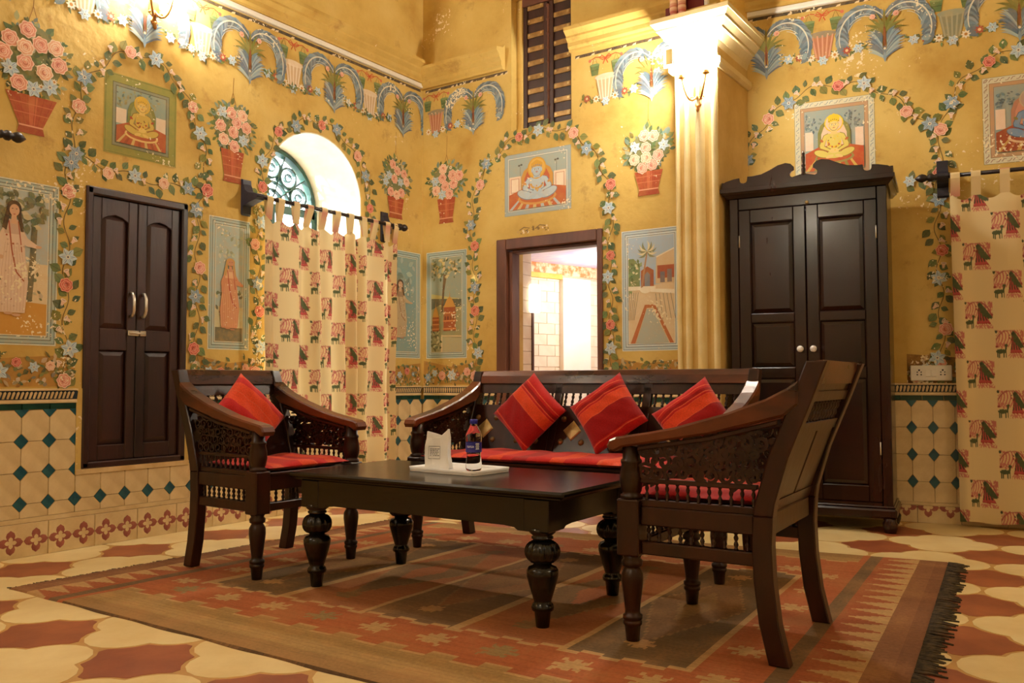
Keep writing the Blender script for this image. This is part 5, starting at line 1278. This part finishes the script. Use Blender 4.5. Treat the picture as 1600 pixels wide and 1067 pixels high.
for k, (a, b) in enumerate(((-hw+.057, -.002), (.002, hw-.057))):
    dl = wb_('door', a, b, .0, .012, .177, 1.953, .001); st = .07
    for x0, x1, z0, z1, nm in ((a, a+st, .177, 1.953, 'stile'), (b-st, b, .177, 1.953, 'stile'), (a+st, b-st, .177, .27, 'rail'), (a+st, b-st, .90, .965, 'rail'), (a+st, b-st, 1.245, 1.30, 'rail'), (a+st, b-st, 1.87, 1.953, 'rail')):
        wb_(nm, x0, x1, -.014, .001, z0, z1, .004, dl)
    for z0, z1 in ((.27, .90), (.965, 1.245), (1.30, 1.87)):
        m = .028; vs = [(a+st, .001, z0), (b-st, .001, z0), (b-st, .001, z1), (a+st, .001, z1), (a+st+m, -.012, z0+m), (b-st-m, -.012, z0+m), (b-st-m, -.012, z1-m), (a+st+m, -.012, z1-m)]
        MB().add(vs, [(4, 5, 6, 7), (0, 1, 5, 4), (1, 2, 6, 5), (2, 3, 7, 6), (3, 0, 4, 7), (3, 2, 1, 0)]).build('panel', WARD, dl)
    kx = b-.036 if k == 0 else a+.036
    tag(MB().lathe([(-.052, .004), (-.050, .014), (-.042, .020), (-.034, .019), (-.026, .012), (-.022, .008), (-.013, .010)], 16, (kx, 0, 1.075), axis='y').build('knob', attr_p := noisy('porcelain', C(206, 196, 190), C(246, 242, 236), 60, .2, 0, lo=.42, hi=.5), dl), 'white porcelain knob')
    hx = a+.004 if k == 0 else b-.004
    for z in (1.72, .45): tag(MB().lathe([(z, .004), (z+.075, .004)], 8, (hx, -.016, 0)).build('hinge', STEEL, dl), 'steel hinge pin')
tag(MB().lathe([(-.03, .004), (-.026, .01), (-.02, .008), (-.012, .012)], 10, (.012, 0, 1.968), axis='y').build('latch', BRASS, wd), 'small brass latch')
mb = MB()
for z0, z1, g0, g1 in ((2.03, 2.05, .012, .03), (2.05, 2.065, .035, .04), (2.065, 2.09, .048, .048)):
    vs = [(sx*(hw+g), yy, z) for z, g in ((z0, g0), (z1, g1)) for sx, yy in ((-1, -.012-g), (1, -.012-g), (1, dp+.0), (-1, dp+.0))]
    mb.add(vs, [(3, 2, 1, 0), (4, 5, 6, 7), (0, 1, 5, 4), (1, 2, 6, 5), (2, 3, 7, 6), (3, 0, 4, 7)])
cro = mb.build('crown', WARD, wd)
# scrolled pediment board with round notches
half_ = [(0.0, .048), (.02, .046), (.045, .040), (.066, .034), (.078, .042), (.080, .058), (.070, .072), (.055, .08), (.056, .098), (.075, .118), (.105, .126), (.15, .117), (.20, .092), (.25, .072), (.30, .066), (.335, .066), (.338, .04), (.345, .03), (.36, .026), (.375, .03), (.382, .04), (.385, .062), (.42, .058), (.47, .046), (.495, .03), (.498, .0)]
pts = [(-x, z+2.09) for x, z in half_[::-1]]+[(x, z+2.09) for x, z in half_[1:]]
MB().prism(pts, 'y', -.055, -.035, .002).build('pediment', WARD, wd)
for sx in (-1, 1): MB().prism([(-.035, 2.09), (-.035, 2.135), (.1, 2.12), (dp-.02, 2.115), (dp-.02, 2.09)], 'x', sx*.49-.008, sx*.49+.008).build('pediment_side', WARD, wd)
MB().lathe([(2.13, .012), (2.137, .016), (2.145, .010), (2.155, .012), (2.168, .013), (2.18, .007), (2.186, .012), (2.194, .012), (2.2, .007), (2.22, .010), (2.24, .011), (2.252, .008), (2.262, .010), (2.275, .004), (2.282, .001)], 12, (0, -.045, 0)).build('finial', WARD, wd)

# ------------------------------------------------------------------ rug
def rug():
    cor = [Vector((.652, -3.462, 0)), Vector((4.115, -3.43, 0)), Vector((3.885, -.655, 0)), Vector((.76, -1.16, 0))]
    nx, ny = 400, 300; rs = np.random.RandomState(3)
    S, T = np.meshgrid((np.arange(nx)+.5)/nx, (np.arange(ny)+.5)/ny, indexing='ij')
    Lx, Ly = 3.35, 2.6; X = S*Lx; Y = T*Ly
    xs = np.floor(X/.0125)*.0125+.00625; ys = np.floor(Y/.0125)*.0125+.00625
    def col(c): return np.array(C(*c)[:3])
    img = np.zeros((nx, ny, 3)); img[:] = col((152, 84, 46))
    def put(mask, c): img[mask] = col(c)
    e = np.minimum(X, Lx-X); f = np.minimum(Y, Ly-Y); ex = np.minimum(xs, Lx-xs); fy = np.minimum(ys, Ly-ys)
    RED, GRY, TAN, CRM, BRN, OLV = (184, 92, 52), (98, 82, 60), (176, 142, 86), (206, 166, 110), (136, 86, 58), (128, 104, 66)
    # field panels
    fyc = fy-.03*((np.floor(X/.075) % 2) == 0); inner = (ex > .60) & (fyc > .57)
    put(np.ones_like(X, bool), RED)
    # long-side tan border with crenellated inner edge
    step = .27+.04*((np.floor(X/.10) % 2) == 0)
    step = np.where(Y > Ly/2, step*.6, step); put(f < step+.02, CRM); put(f < step, TAN); put(f < .10, (158, 122, 74)); put(f < .012, (40, 34, 24))
    lt = (np.sin(X*31)+np.sin(Y*57+X*9)) > 1.0
    put((f < step-.03) & (f > .13) & lt, (186, 146, 88))
    # short ends: brown band, toothed band, grey stripe
    teeth = .12+.17*np.abs(((Y/.105) % 1)*2-1)
    endz = f > .0
    put(e < .40, RED)
    put((e < .31), (176, 120, 74)); put((e < .30) & (e < .30-.0+0*teeth) & (e-.13 < .16*np.abs(((Y/.11) % 1)*2-1)), CRM); put((e < .31) & (e > .13) & (e-.13 >= .16*np.abs(((Y/.11) % 1)*2-1)), (168, 78, 46))
    put((e < .37) & (e >= .31), GRY); put(e < .13, BRN); put(e < .06, (120, 72, 50))
    # red band with cream stars
    def star(cx, cy, s, c):
        dx, dy = np.abs(xs-cx), np.abs(ys-cy)
        put(((dx < s) & (dy < .012)) | ((dx < .014) & (dy < s*.8)) | ((np.abs(dx-dy) < .014) & (dx < s*.7)), c)
    put(inner, GRY); edge = (ex > .575) & (fyc > .545) & ~inner; put(edge & True, CRM)
    # panels inside
    w = (Lx-1.2)/5
    for k in range(5):
        a = .6+k*w; m = inner & (xs > a) & (xs < a+w)
        base = [(98, 84, 62), (170, 98, 58), (112, 86, 60), (172, 98, 58), (96, 82, 60)][k]; put(m, base)
        put(m & ((xs-a < .03)), CRM)
        d = np.abs(xs-a-w/2)/(w*.42)+np.abs(ys-Ly/2)/(.52); put(m & (d < 1), [(120, 88, 60), (126, 98, 66), (140, 92, 58), (120, 94, 64), (118, 88, 60)][k]); put(m & (d < 1.05) & (d >= 1), (150, 116, 76)); put(m & (d < .45), [(140, 110, 70), (176, 100, 60), (124, 90, 60), (180, 100, 60), (140, 110, 70)][k])
    for k in range(9): 
        cx = .62+.26*k
        for cy in (.44, Ly-.44): star(cx, cy, .07, CRM if k % 3 else (150, 130, 84))
    for k in range(6):
        cy = .55+.3*k
        for cx in (.485, Lx-.485): star(cx, cy, .065, CRM)
    for k in range(5):
        for cy in (.75, Ly-.75): star(.6+w*(k+.5), cy, .055, (196, 150, 96) if k % 2 == 0 else (140, 110, 70))
    img = img*.74+np.array(C(160, 118, 74)[:3])*.26
    # weave and wear
    nz = rs.rand(nx, ny)*.16+.90; low = rs.rand(34, 26); 
    li = np.clip((S*33).astype(int), 0, 33); lj = np.clip((T*25).astype(int), 0, 25); fx = S*33-li; fz_ = T*25-lj
    l2 = low[li, lj]*(1-fx)*(1-fz_)+low[np.minimum(li+1, 33), lj]*fx*(1-fz_)+low[li, np.minimum(lj+1, 25)]*(1-fx)*fz_+low[np.minimum(li+1, 33), np.minimum(lj+1, 25)]*fx*fz_
    line = 1-.10*(rs.rand(1, ny) > .7)
    img = img*nz[..., None]*line[..., None]; wear = (l2[..., None]-.5)*.8+(rs.rand(nx, ny)[..., None]-.5)*.25; img = img*(1-np.clip(wear, 0, .35))+np.array(C(176, 126, 76)[:3])*np.clip(wear, 0, .35)
    img = img*(1+np.clip(-wear, 0, .3)*-.35)
    gx, gy = np.meshgrid(np.arange(nx+1)/nx, np.arange(ny+1)/ny, indexing='ij')
    P3 = [np.array(c) for c in cor]
    pos = (P3[0][None, None]*((1-gx)*(1-gy))[..., None]+P3[1][None, None]*(gx*(1-gy))[..., None]+P3[2][None, None]*(gx*gy)[..., None]+P3[3][None, None]*((1-gx)*gy)[..., None])
    ed = np.minimum(np.minimum(gx, 1-gx)*nx, np.minimum(gy, 1-gy)*ny)
    pos[..., 2] = np.where(ed < .5, .0015, .0085)+.0012*np.sin(gx*61)*np.sin(gy*47)*(ed >= .5)+.004*(rs.rand(nx+1, 1)-.5)*0
    # slightly wavy edges
    pos[..., 1] += np.where(gy == 0, .004*np.sin(gx*55), 0); pos[..., 0] += np.where(gx == 0, .006*np.sin(gy*70), 0)
    idx = np.arange((nx+1)*(ny+1)).reshape(nx+1, ny+1)
    q = np.stack([idx[:-1, :-1], idx[1:, :-1], idx[1:, 1:], idx[:-1, 1:]], -1).reshape(-1, 4)
    me = bpy.data.meshes.new('field'); me.vertices.add(pos.size//3); me.vertices.foreach_set('co', pos.astype(np.float32).ravel())
    me.loops.add(q.size); me.loops.foreach_set('vertex_index', q.astype(np.int32).ravel()); me.polygons.add(len(q)); me.polygons.foreach_set('loop_start', np.arange(0, q.size, 4, dtype=np.int32)); me.update(); me.validate()
    at = me.color_attributes.new('Col', 'FLOAT_COLOR', 'CORNER'); cc = np.ones((nx*ny, 4, 4), np.float32); cc[..., :3] = img.reshape(-1, 1, 3); at.data.foreach_set('color', cc.ravel())
    RUGM = attrmat('kilim_wool', rough=.95, wear=.06, scale=30, wearcol=(160, 120, 76), bump=.5, bscale=260)
    e_ = empty('rug', (2.3, -2.2, 0)); tag(e_, 'worn red and brown flat-woven rug under the table and seats', 'rug')
    o = link('field', me, e_, (RUGM,)); o.location = (-2.3, 2.2, 0)
    # dark fringe along the right edge, thin dark hem at the front
    rnd = random.Random(2); FR_ = noisy('fringe_wool', C(52, 42, 30), C(96, 80, 54), 40, .9, .2)
    mb = MB()
    for k in range(150):
        t = (k+.5)/150; p = cor[1].lerp(cor[2], t); L = rnd.uniform(.05, .09); dy = rnd.uniform(-.02, .02)
        mb.tube([(p.x-.004, p.y, .006), (p.x+L*.5, p.y+dy*.5, .0055+rnd.uniform(0, .002)), (p.x+L, p.y+dy, .004)], [.004, .0045, .003], 5)
    f_ = mb.build('fringe', FR_, e_); f_.location = (-2.3, 2.2, 0); f_['kind'] = 'stuff'
    mb = MB()
    for k in range(120):
        t = (k+.5)/120; p = cor[0].lerp(cor[3], t); L = rnd.uniform(.01, .03)
        mb.tube([(p.x+.004, p.y, .006), (p.x-L, p.y+rnd.uniform(-.01, .01), .003)], [.003, .002], 4)
    f_ = mb.build('fringe', FR_, e_); f_.location = (-2.3, 2.2, 0); f_['kind'] = 'stuff'
rug()

# ------------------------------------------------------------------ curtains
def inpoly(x, y, P):
    r = np.zeros(x.shape, bool); n = len(P)
    for i in range(n):
        x1, y1 = P[i]; x2, y2 = P[(i+1) % n]
        if y1 == y2: continue
        c = ((y1 > y) != (y2 > y)) & (x < (x2-x1)*(y-y1)/(y2-y1)+x1); r ^= c
    return r
def print_colour(s, t, cell):
    """checker of block prints: woman with green veil, deer and flowering tree"""
    ci, cj = np.floor(s/cell), np.floor(t/cell); on = ((ci+cj) % 2) == 0
    x, y = s/cell-ci, t/cell-cj
    out = np.zeros(s.shape+(3,)); out[:] = C(226, 202, 150)[:3]
    def put(m, c): out[m & on] = C(*c)[:3]
    PK, DR, GR, DG = (202, 124, 110), (150, 58, 58), (76, 86, 54), (58, 66, 46)
    scr = np.sin(x*40+np.sin(y*19)*2.4)*np.sin(y*34+np.cos(x*15)*2.6)
    box = (np.abs(x-.5) < .47) & (np.abs(y-.5) < .46); arch = np.hypot((x-.46)/.46, (y-.40)/.56)
    strands = np.sin((x+.10*np.sin(y*6))*62+y*6) > .0
    put(box & (y > .40) & (arch < 1.05) & strands, (202, 124, 108)); put(box & (y > .34) & (arch >= .98) & (scr > -.1), (196, 116, 102)); put(box & (arch < 1.05) & (arch > .95) & (y > .38), (176, 96, 88))
    put(box & (y < .17) & (x > .42) & (scr > -.35), PK); put(box & (x < .42) & (y > .36) & (y < .56) & (scr > .1), PK)
    put(np.hypot(x-.05, y-.92) < .045, DG); put(np.hypot(x-.06, y-.42) < .045, DR); put(np.hypot(x-.48, y-.70) < .03, DR); put(np.hypot(x-.95, y-.5) < .035, DR); put(np.hypot(x-.48, y-.80) < .025, DG)
    sk = inpoly(x, y, [(.54, .62), (.68, .62), (.92, .19), (.48, .19)]); put(sk, (186, 78, 76)); put(sk & (np.sin((x-.6)/(.9-y)*42) > .1) & (y > .30), DG); put(sk & (y < .24), (168, 60, 60))
    put(inpoly(x, y, [(.53, .80), (.56, .92), (.62, .93), (.70, .82), (.98, .38), (.84, .36), (.70, .46), (.60, .62)]), GR); put(np.hypot(x-.575, (y-.85)) < .05, DG); put(inpoly(x, y, [(.50, .64), (.56, .76), (.62, .70), (.58, .60)]), (120, 60, 50))
    put(np.hypot((x-.20)/.17, (y-.26)/.075) < 1, GR); put(inpoly(x, y, [(.30, .28), (.36, .28), (.40, .46), (.34, .46)]), GR); put(np.hypot((x-.36)/.06, (y-.46)/.04) < 1, GR)
    for a in (.08, .14, .28, .35): put((np.abs(x-a) < .018) & (y < .24) & (y > .05), GR)
    return out
CLOTH = attrmat('printed_cotton', rough=.85, wear=.03, scale=60, wearcol=(226, 200, 150), transl=.07, bump=.15, bscale=500)
WOODR = noisy('rod_wood', C(22, 14, 14), C(44, 30, 28), 8, .4, .1, 60)
def curtain(name, fr, u0, u1, ztop, zbot, nrm, folds, amp, cell, tabs, rod, label, seed, tphase=0.0, sphase=0.0, asp=1.0):
    rs = np.random.RandomState(seed); nu, nv = 420, 340
    U = np.linspace(0, 1, nu+1); V = np.linspace(0, 1, nv+1); W_ = u1-u0
    ph = np.cumsum(1+.45*np.sin(U*9+seed)+.3*np.sin(U*23+seed*2)); ph = ph/ph[-1]*folds*2*np.pi
    am = amp*(.65+.35*np.sin(U*17+seed))
    prof = am*np.sin(ph); flat = np.sin(ph)
    arc_ = np.concatenate([[0], np.cumsum(np.hypot(np.diff(U*W_), np.diff(prof)))])
    gu, gv = np.meshgrid(U, V, indexing='ij')
    k = .55+.45*np.clip(gv*2.5, 0, 1)
    n = nrm+prof[:, None]*k+.006*np.sin(gv*14+gu*9)*np.clip(gv*3, 0, 1)
    sc = np.abs(np.sin(np.pi*U*tabs)) # scallops between tabs
    zt = ztop-.055*sc**.8
    uu = u0+gu*W_+.010*np.sin(ph)[:, None]*k*.6+.012*np.sin(gv*3+2)*(gu-.5)
    zz = zt[:, None]+(zbot-zt[:, None])*gv+.006*np.sin(gu*21)*gv
    pos = np.array(fr.O)[None, None]+uu[..., None]*np.array(fr.U)+zz[..., None]*np.array(fr.V)+n[..., None]*np.array(fr.N)
    col = np.ones((nu+1, nv+1, 4), np.float32); col[..., :3] = print_colour(np.repeat((arc_*asp+sphase)[:, None], nv+1, 1), zz+tphase, cell)
    idx = np.arange((nu+1)*(nv+1)).reshape(nu+1, nv+1)
    q = np.stack([idx[:-1, :-1], idx[1:, :-1], idx[1:, 1:], idx[:-1, 1:]], -1).reshape(-1, 4)
    me = bpy.data.meshes.new('fabric'); me.vertices.add(pos.size//3); me.vertices.foreach_set('co', pos.astype(np.float32).ravel())
    me.loops.add(q.size); me.loops.foreach_set('vertex_index', q.astype(np.int32).ravel()); me.polygons.add(len(q)); me.polygons.foreach_set('loop_start', np.arange(0, q.size, 4, dtype=np.int32)); me.polygons.foreach_set('use_smooth', np.ones(len(q), bool)); me.update(); me.validate()
    at = me.color_attributes.new('Col', 'FLOAT_COLOR', 'POINT'); at.data.foreach_set('color', col.ravel())
    e = empty(name); tag(e, label, 'curtain', 'printed tab-top curtains'); link('fabric', me, e, (CLOTH,))
    for i in range(int(tabs)+1):
        t = i/tabs; j = min(nu, int(t*nu)); c = uu[j, 0]; nn = n[j, 0]; w = .026
        P_ = Paint(None)
        rz, rn = rod; path = [(nn+.001, ztop-.03), (rn+.016, rz-.02), (rn+.017, rz+.004), (rn+.010, rz+.016), (rn, rz+.018), (rn-.010, rz+.016), (rn-.017, rz+.004), (rn-.016, rz-.02), (nn-.004, ztop-.03)]
        if c-w < u0: c = u0+w
        if c+w > u1: c = u1-w
        vs = [fr.p(c+sx*w, z, m) for m, z in path for sx in (-1, 1)]; fs = [(a*2, a*2+1, a*2+3, a*2+2) for a in range(len(path)-1)]
        m2 = bpy.data.meshes.new('tab'); m2.from_pydata([tuple(v) for v in vs], [], fs); a2 = m2.color_attributes.new('Col', 'FLOAT_COLOR', 'POINT')
        cc = [C(*( (206, 140, 120) if (i+b//2) % 5 == 0 else (226, 202, 150))) for b in range(len(vs))]; a2.data.foreach_set('color', np.array(cc, np.float32).ravel()); link('tab', m2, e, (CLOTH,))
    return e
curtain('curtain', FL, -1.70, -.455, 1.955, .275, .135, 8, .060, .165, 10, (2.058, .14), 'printed cream curtain with figures and deer under the arched window', 3, tphase=.02)
curtain('curtain', FR, ru(3.765), ru(4.62), 2.035, .035, .10, 4, .016, .178, 6, (2.132, .12), 'printed cream curtain hanging at the right picture edge', 8, tphase=.06, sphase=.115, asp=1.12)
def rodset(fr, u0, u1, z, n, brackets, label, fin):
    e = empty('curtain_rod'); tag(e, label, 'curtain rod')
    MB().tube([fr.p(u0, z, n), fr.p(u1, z, n)], .013, 10).build('rod', WOODR, e)
    for u, d in fin:
        mb = MB(); pts = [0, .012, .02, .035, .05, .062, .072, .09, .105, .12, .13]; rad = [.014, .022, .016, .026, .026, .014, .022, .028, .024, .012, .003]
        mb.tube([fr.p(u+d*p, z, n) for p in pts], rad, 12); mb.build('finial', WOODR, e)
    for u in brackets:
        mb = MB(); prof = [(0, z-.10), (.012, z-.112), (.02, z-.10), (.022, z-.05), (.05, z-.045), (.075, z-.035), (.10, z-.03), (n, z-.022), (n+.012, z-.01), (n+.018, z), (n+.01, z+.012), (n, z+.018), (n-.02, z+.02), (.07, z+.03), (.04, z+.05), (.024, z+.09), (.02, z+.12), (0, z+.125)]
        fprism(mb, fr, prof, u-.032, u+.032); mb.build('bracket', IRON, e)
    return e
rodset(FL, -1.755, -.47, 2.058, .14, (-1.752, -.462), 'dark curtain rod on carved brackets across the arched window', [(-.47, 1)])
rodset(FR, ru(3.70), ru(4.75), 2.132, .12, (ru(3.725),), 'dark curtain rod at the right picture edge', [(ru(3.70), -1)])
rodset(FL, -4.6, -3.30, 2.10, .10, (-3.42,), 'dark curtain rod end jutting in at the left picture edge', [(-3.30, 1)])

# ------------------------------------------------------------------ switch board, red board with carved legs, white frame
sw = empty('switch_board', FR.p(ru(3.634), .929, 0), TH); tag(sw, 'cream electric switch board with two sockets beside the wardrobe', 'switch board')
MB().box(-.117, .117, -.026, 0, -.048, .048, .005).build('plate', WHITEP, sw)
for sx in (-.066, .066):
    mb = MB()
    for dx, dz, r in ((0, .018, .0055), (-.011, .006, .004), (.011, .006, .004), (-.011, -.010, .0045), (.011, -.010, .0045)): mb.lathe([(-.0275, r), (-.0262, r)], 10, (sx+dx, 0, dz), axis='y')
    mb.build('socket', plain('socket_dark', C(30, 24, 20), .6), sw)
for x in (-.016, .016):
    MB().prism([(-.026, -.022), (-.032, -.020), (-.028, .020), (-.026, .022)], 'x', x-.013, x+.013).build('switch', WHITEP, sw)
rb_ = empty('red_board', (2.33, -.07, 3.235)); tag(rb_, 'dark red board standing on top of the pilaster capital', 'board')
MB().box(-.15, .12, -.012, .012, 0, .55, .004).build('panel', noisy('maroon_paint', C(96, 18, 24), C(120, 26, 30), 6, .5, .05), rb_)
MB().box(.125, .15, -.02, .012, 0, .55, .004).build('post', WHITEP, rb_)
cf = empty('carved_figure', (2.30, -.15, 3.235)); tag(cf, 'striped legs of a small carved figure standing before the red board', 'figurine')
STR = noisy('striped_peg', C(206, 110, 90), C(240, 206, 170), 5, .5, .02, stretch=(.1, .1, 6), lo=.45, hi=.55)
for x in (-.028, .028): MB().lathe([(0, .018), (.008, .025), (.03, .026), (.05, .023), (.055, .027), (.075, .028), (.11, .026), (.3, .03)], 14, (x, 0, 0)).build('leg', STR, cf)
MB().lathe([(.29, .05), (.33, .07), (.42, .06), (.46, .03), (.49, .04), (.53, .04), (.56, .01)], 14).build('body', STR, cf)
wfm = empty('white_frame', (2.165, -.001, 3.06)); tag(wfm, 'small white frame on the wall tucked beside the pilaster capital', 'frame')
MB().box(-.035, .05, -.012, 0, -.075, .075, .003).build('mount', WHITEP, wfm); MB().box(-.012, .03, -.014, -.0125, -.05, .05).build('picture', plain('olive_picture', C(120, 100, 50), .6), wfm)

# ------------------------------------------------------------------ wall sconces
def sconce(fr, u, v, label, power, n0=0.0):
    GLOW = emit('lamp_glass', (1, .94, .84, 1), power)
    e = empty('wall_sconce', fr.p(u, v, n0)); e.rotation_euler = Matrix((fr.U, -fr.N, fr.V)).transposed().to_euler(); tag(e, label, 'wall lamp', 'gilt wall sconces')
    # local x along wall, -y out of the wall, z up
    mb = MB().prism([(0, -.12), (.022, -.085), (.012, -.06), (.034, -.02), (.03, .03), (.014, .06), (.02, .085), (0, .11), (-.02, .085), (-.014, .06), (-.03, .03), (-.034, -.02), (-.012, -.06), (-.022, -.085)], 'y', -.012, 0, .003)
    mb.build('backplate', GILT, e)
    MB().lathe([(-.135, .002), (-.128, .009), (-.118, .012), (-.108, .007), (-.098, .014), (-.086, .006)], 10, (0, -.02, 0)).build('drop', GILT, e)
    for s in (-1, 1):
        path = [(0, -.01, -.02)]+[(s*(.005+.075*t), -.012-.065*math.sin(t*1.7), -.03-.05*math.sin(math.pi*t)+.11*t*t) for t in (.15, .3, .45, .6, .75, .9, 1.0)]
        MB().tube(path, .0065, 8).build('arm', GILT, e)
        curl = [(s*(.03+.018*math.cos(a)*(1-a/9)), -.03, -.05+.018*math.sin(a)*(1-a/9)) for a in [i*.5 for i in range(13)]]
        MB().tube(curl, .004, 6).build('scroll', GILT, e)
        x, y, z = path[-1]
        MB().lathe([(z-.005, .006), (z+.005, .026), (z+.015, .016), (z+.022, .022)], 12, (x, y, 0)).build('cup', GILT, e)
        sh = MB().lathe([(z+.022, .020), (z+.045, .036), (z+.075, .043), (z+.105, .041), (z+.135, .050)], 16, (x, y, 0), cap=False).build('glass_shade', GLOW, e)
    return e
sconce(FL, -2.42, 3.07, 'gilt wall sconce glowing at the top of the left wall', 640)
sconce(FB, 2.435, 2.73, 'gilt wall sconce glowing on the pilaster', 700, .15)
sconce(FL, -5.6, 3.1, 'added gilt fill sconce on the left wall behind the camera', 320)  # unseen lamp, added to light the front of the room
FRW = Frame((6.8, 0, 0), (0, -1, 0), (-1, 0, 0)); FFW = Frame((0, -7.6, 0), (-1, 0, 0), (0, 1, 0))
sconce(FRW, 2.6, 2.9, 'added gilt fill sconce on the right wall outside the picture', 220)  # extra lamp out of view, put in as fill for the seats
sconce(FFW, -3.2, 3.0, 'added gilt fill sconce on the wall behind the camera', 320)  # another added fill lamp, unseen, for floor and furniture
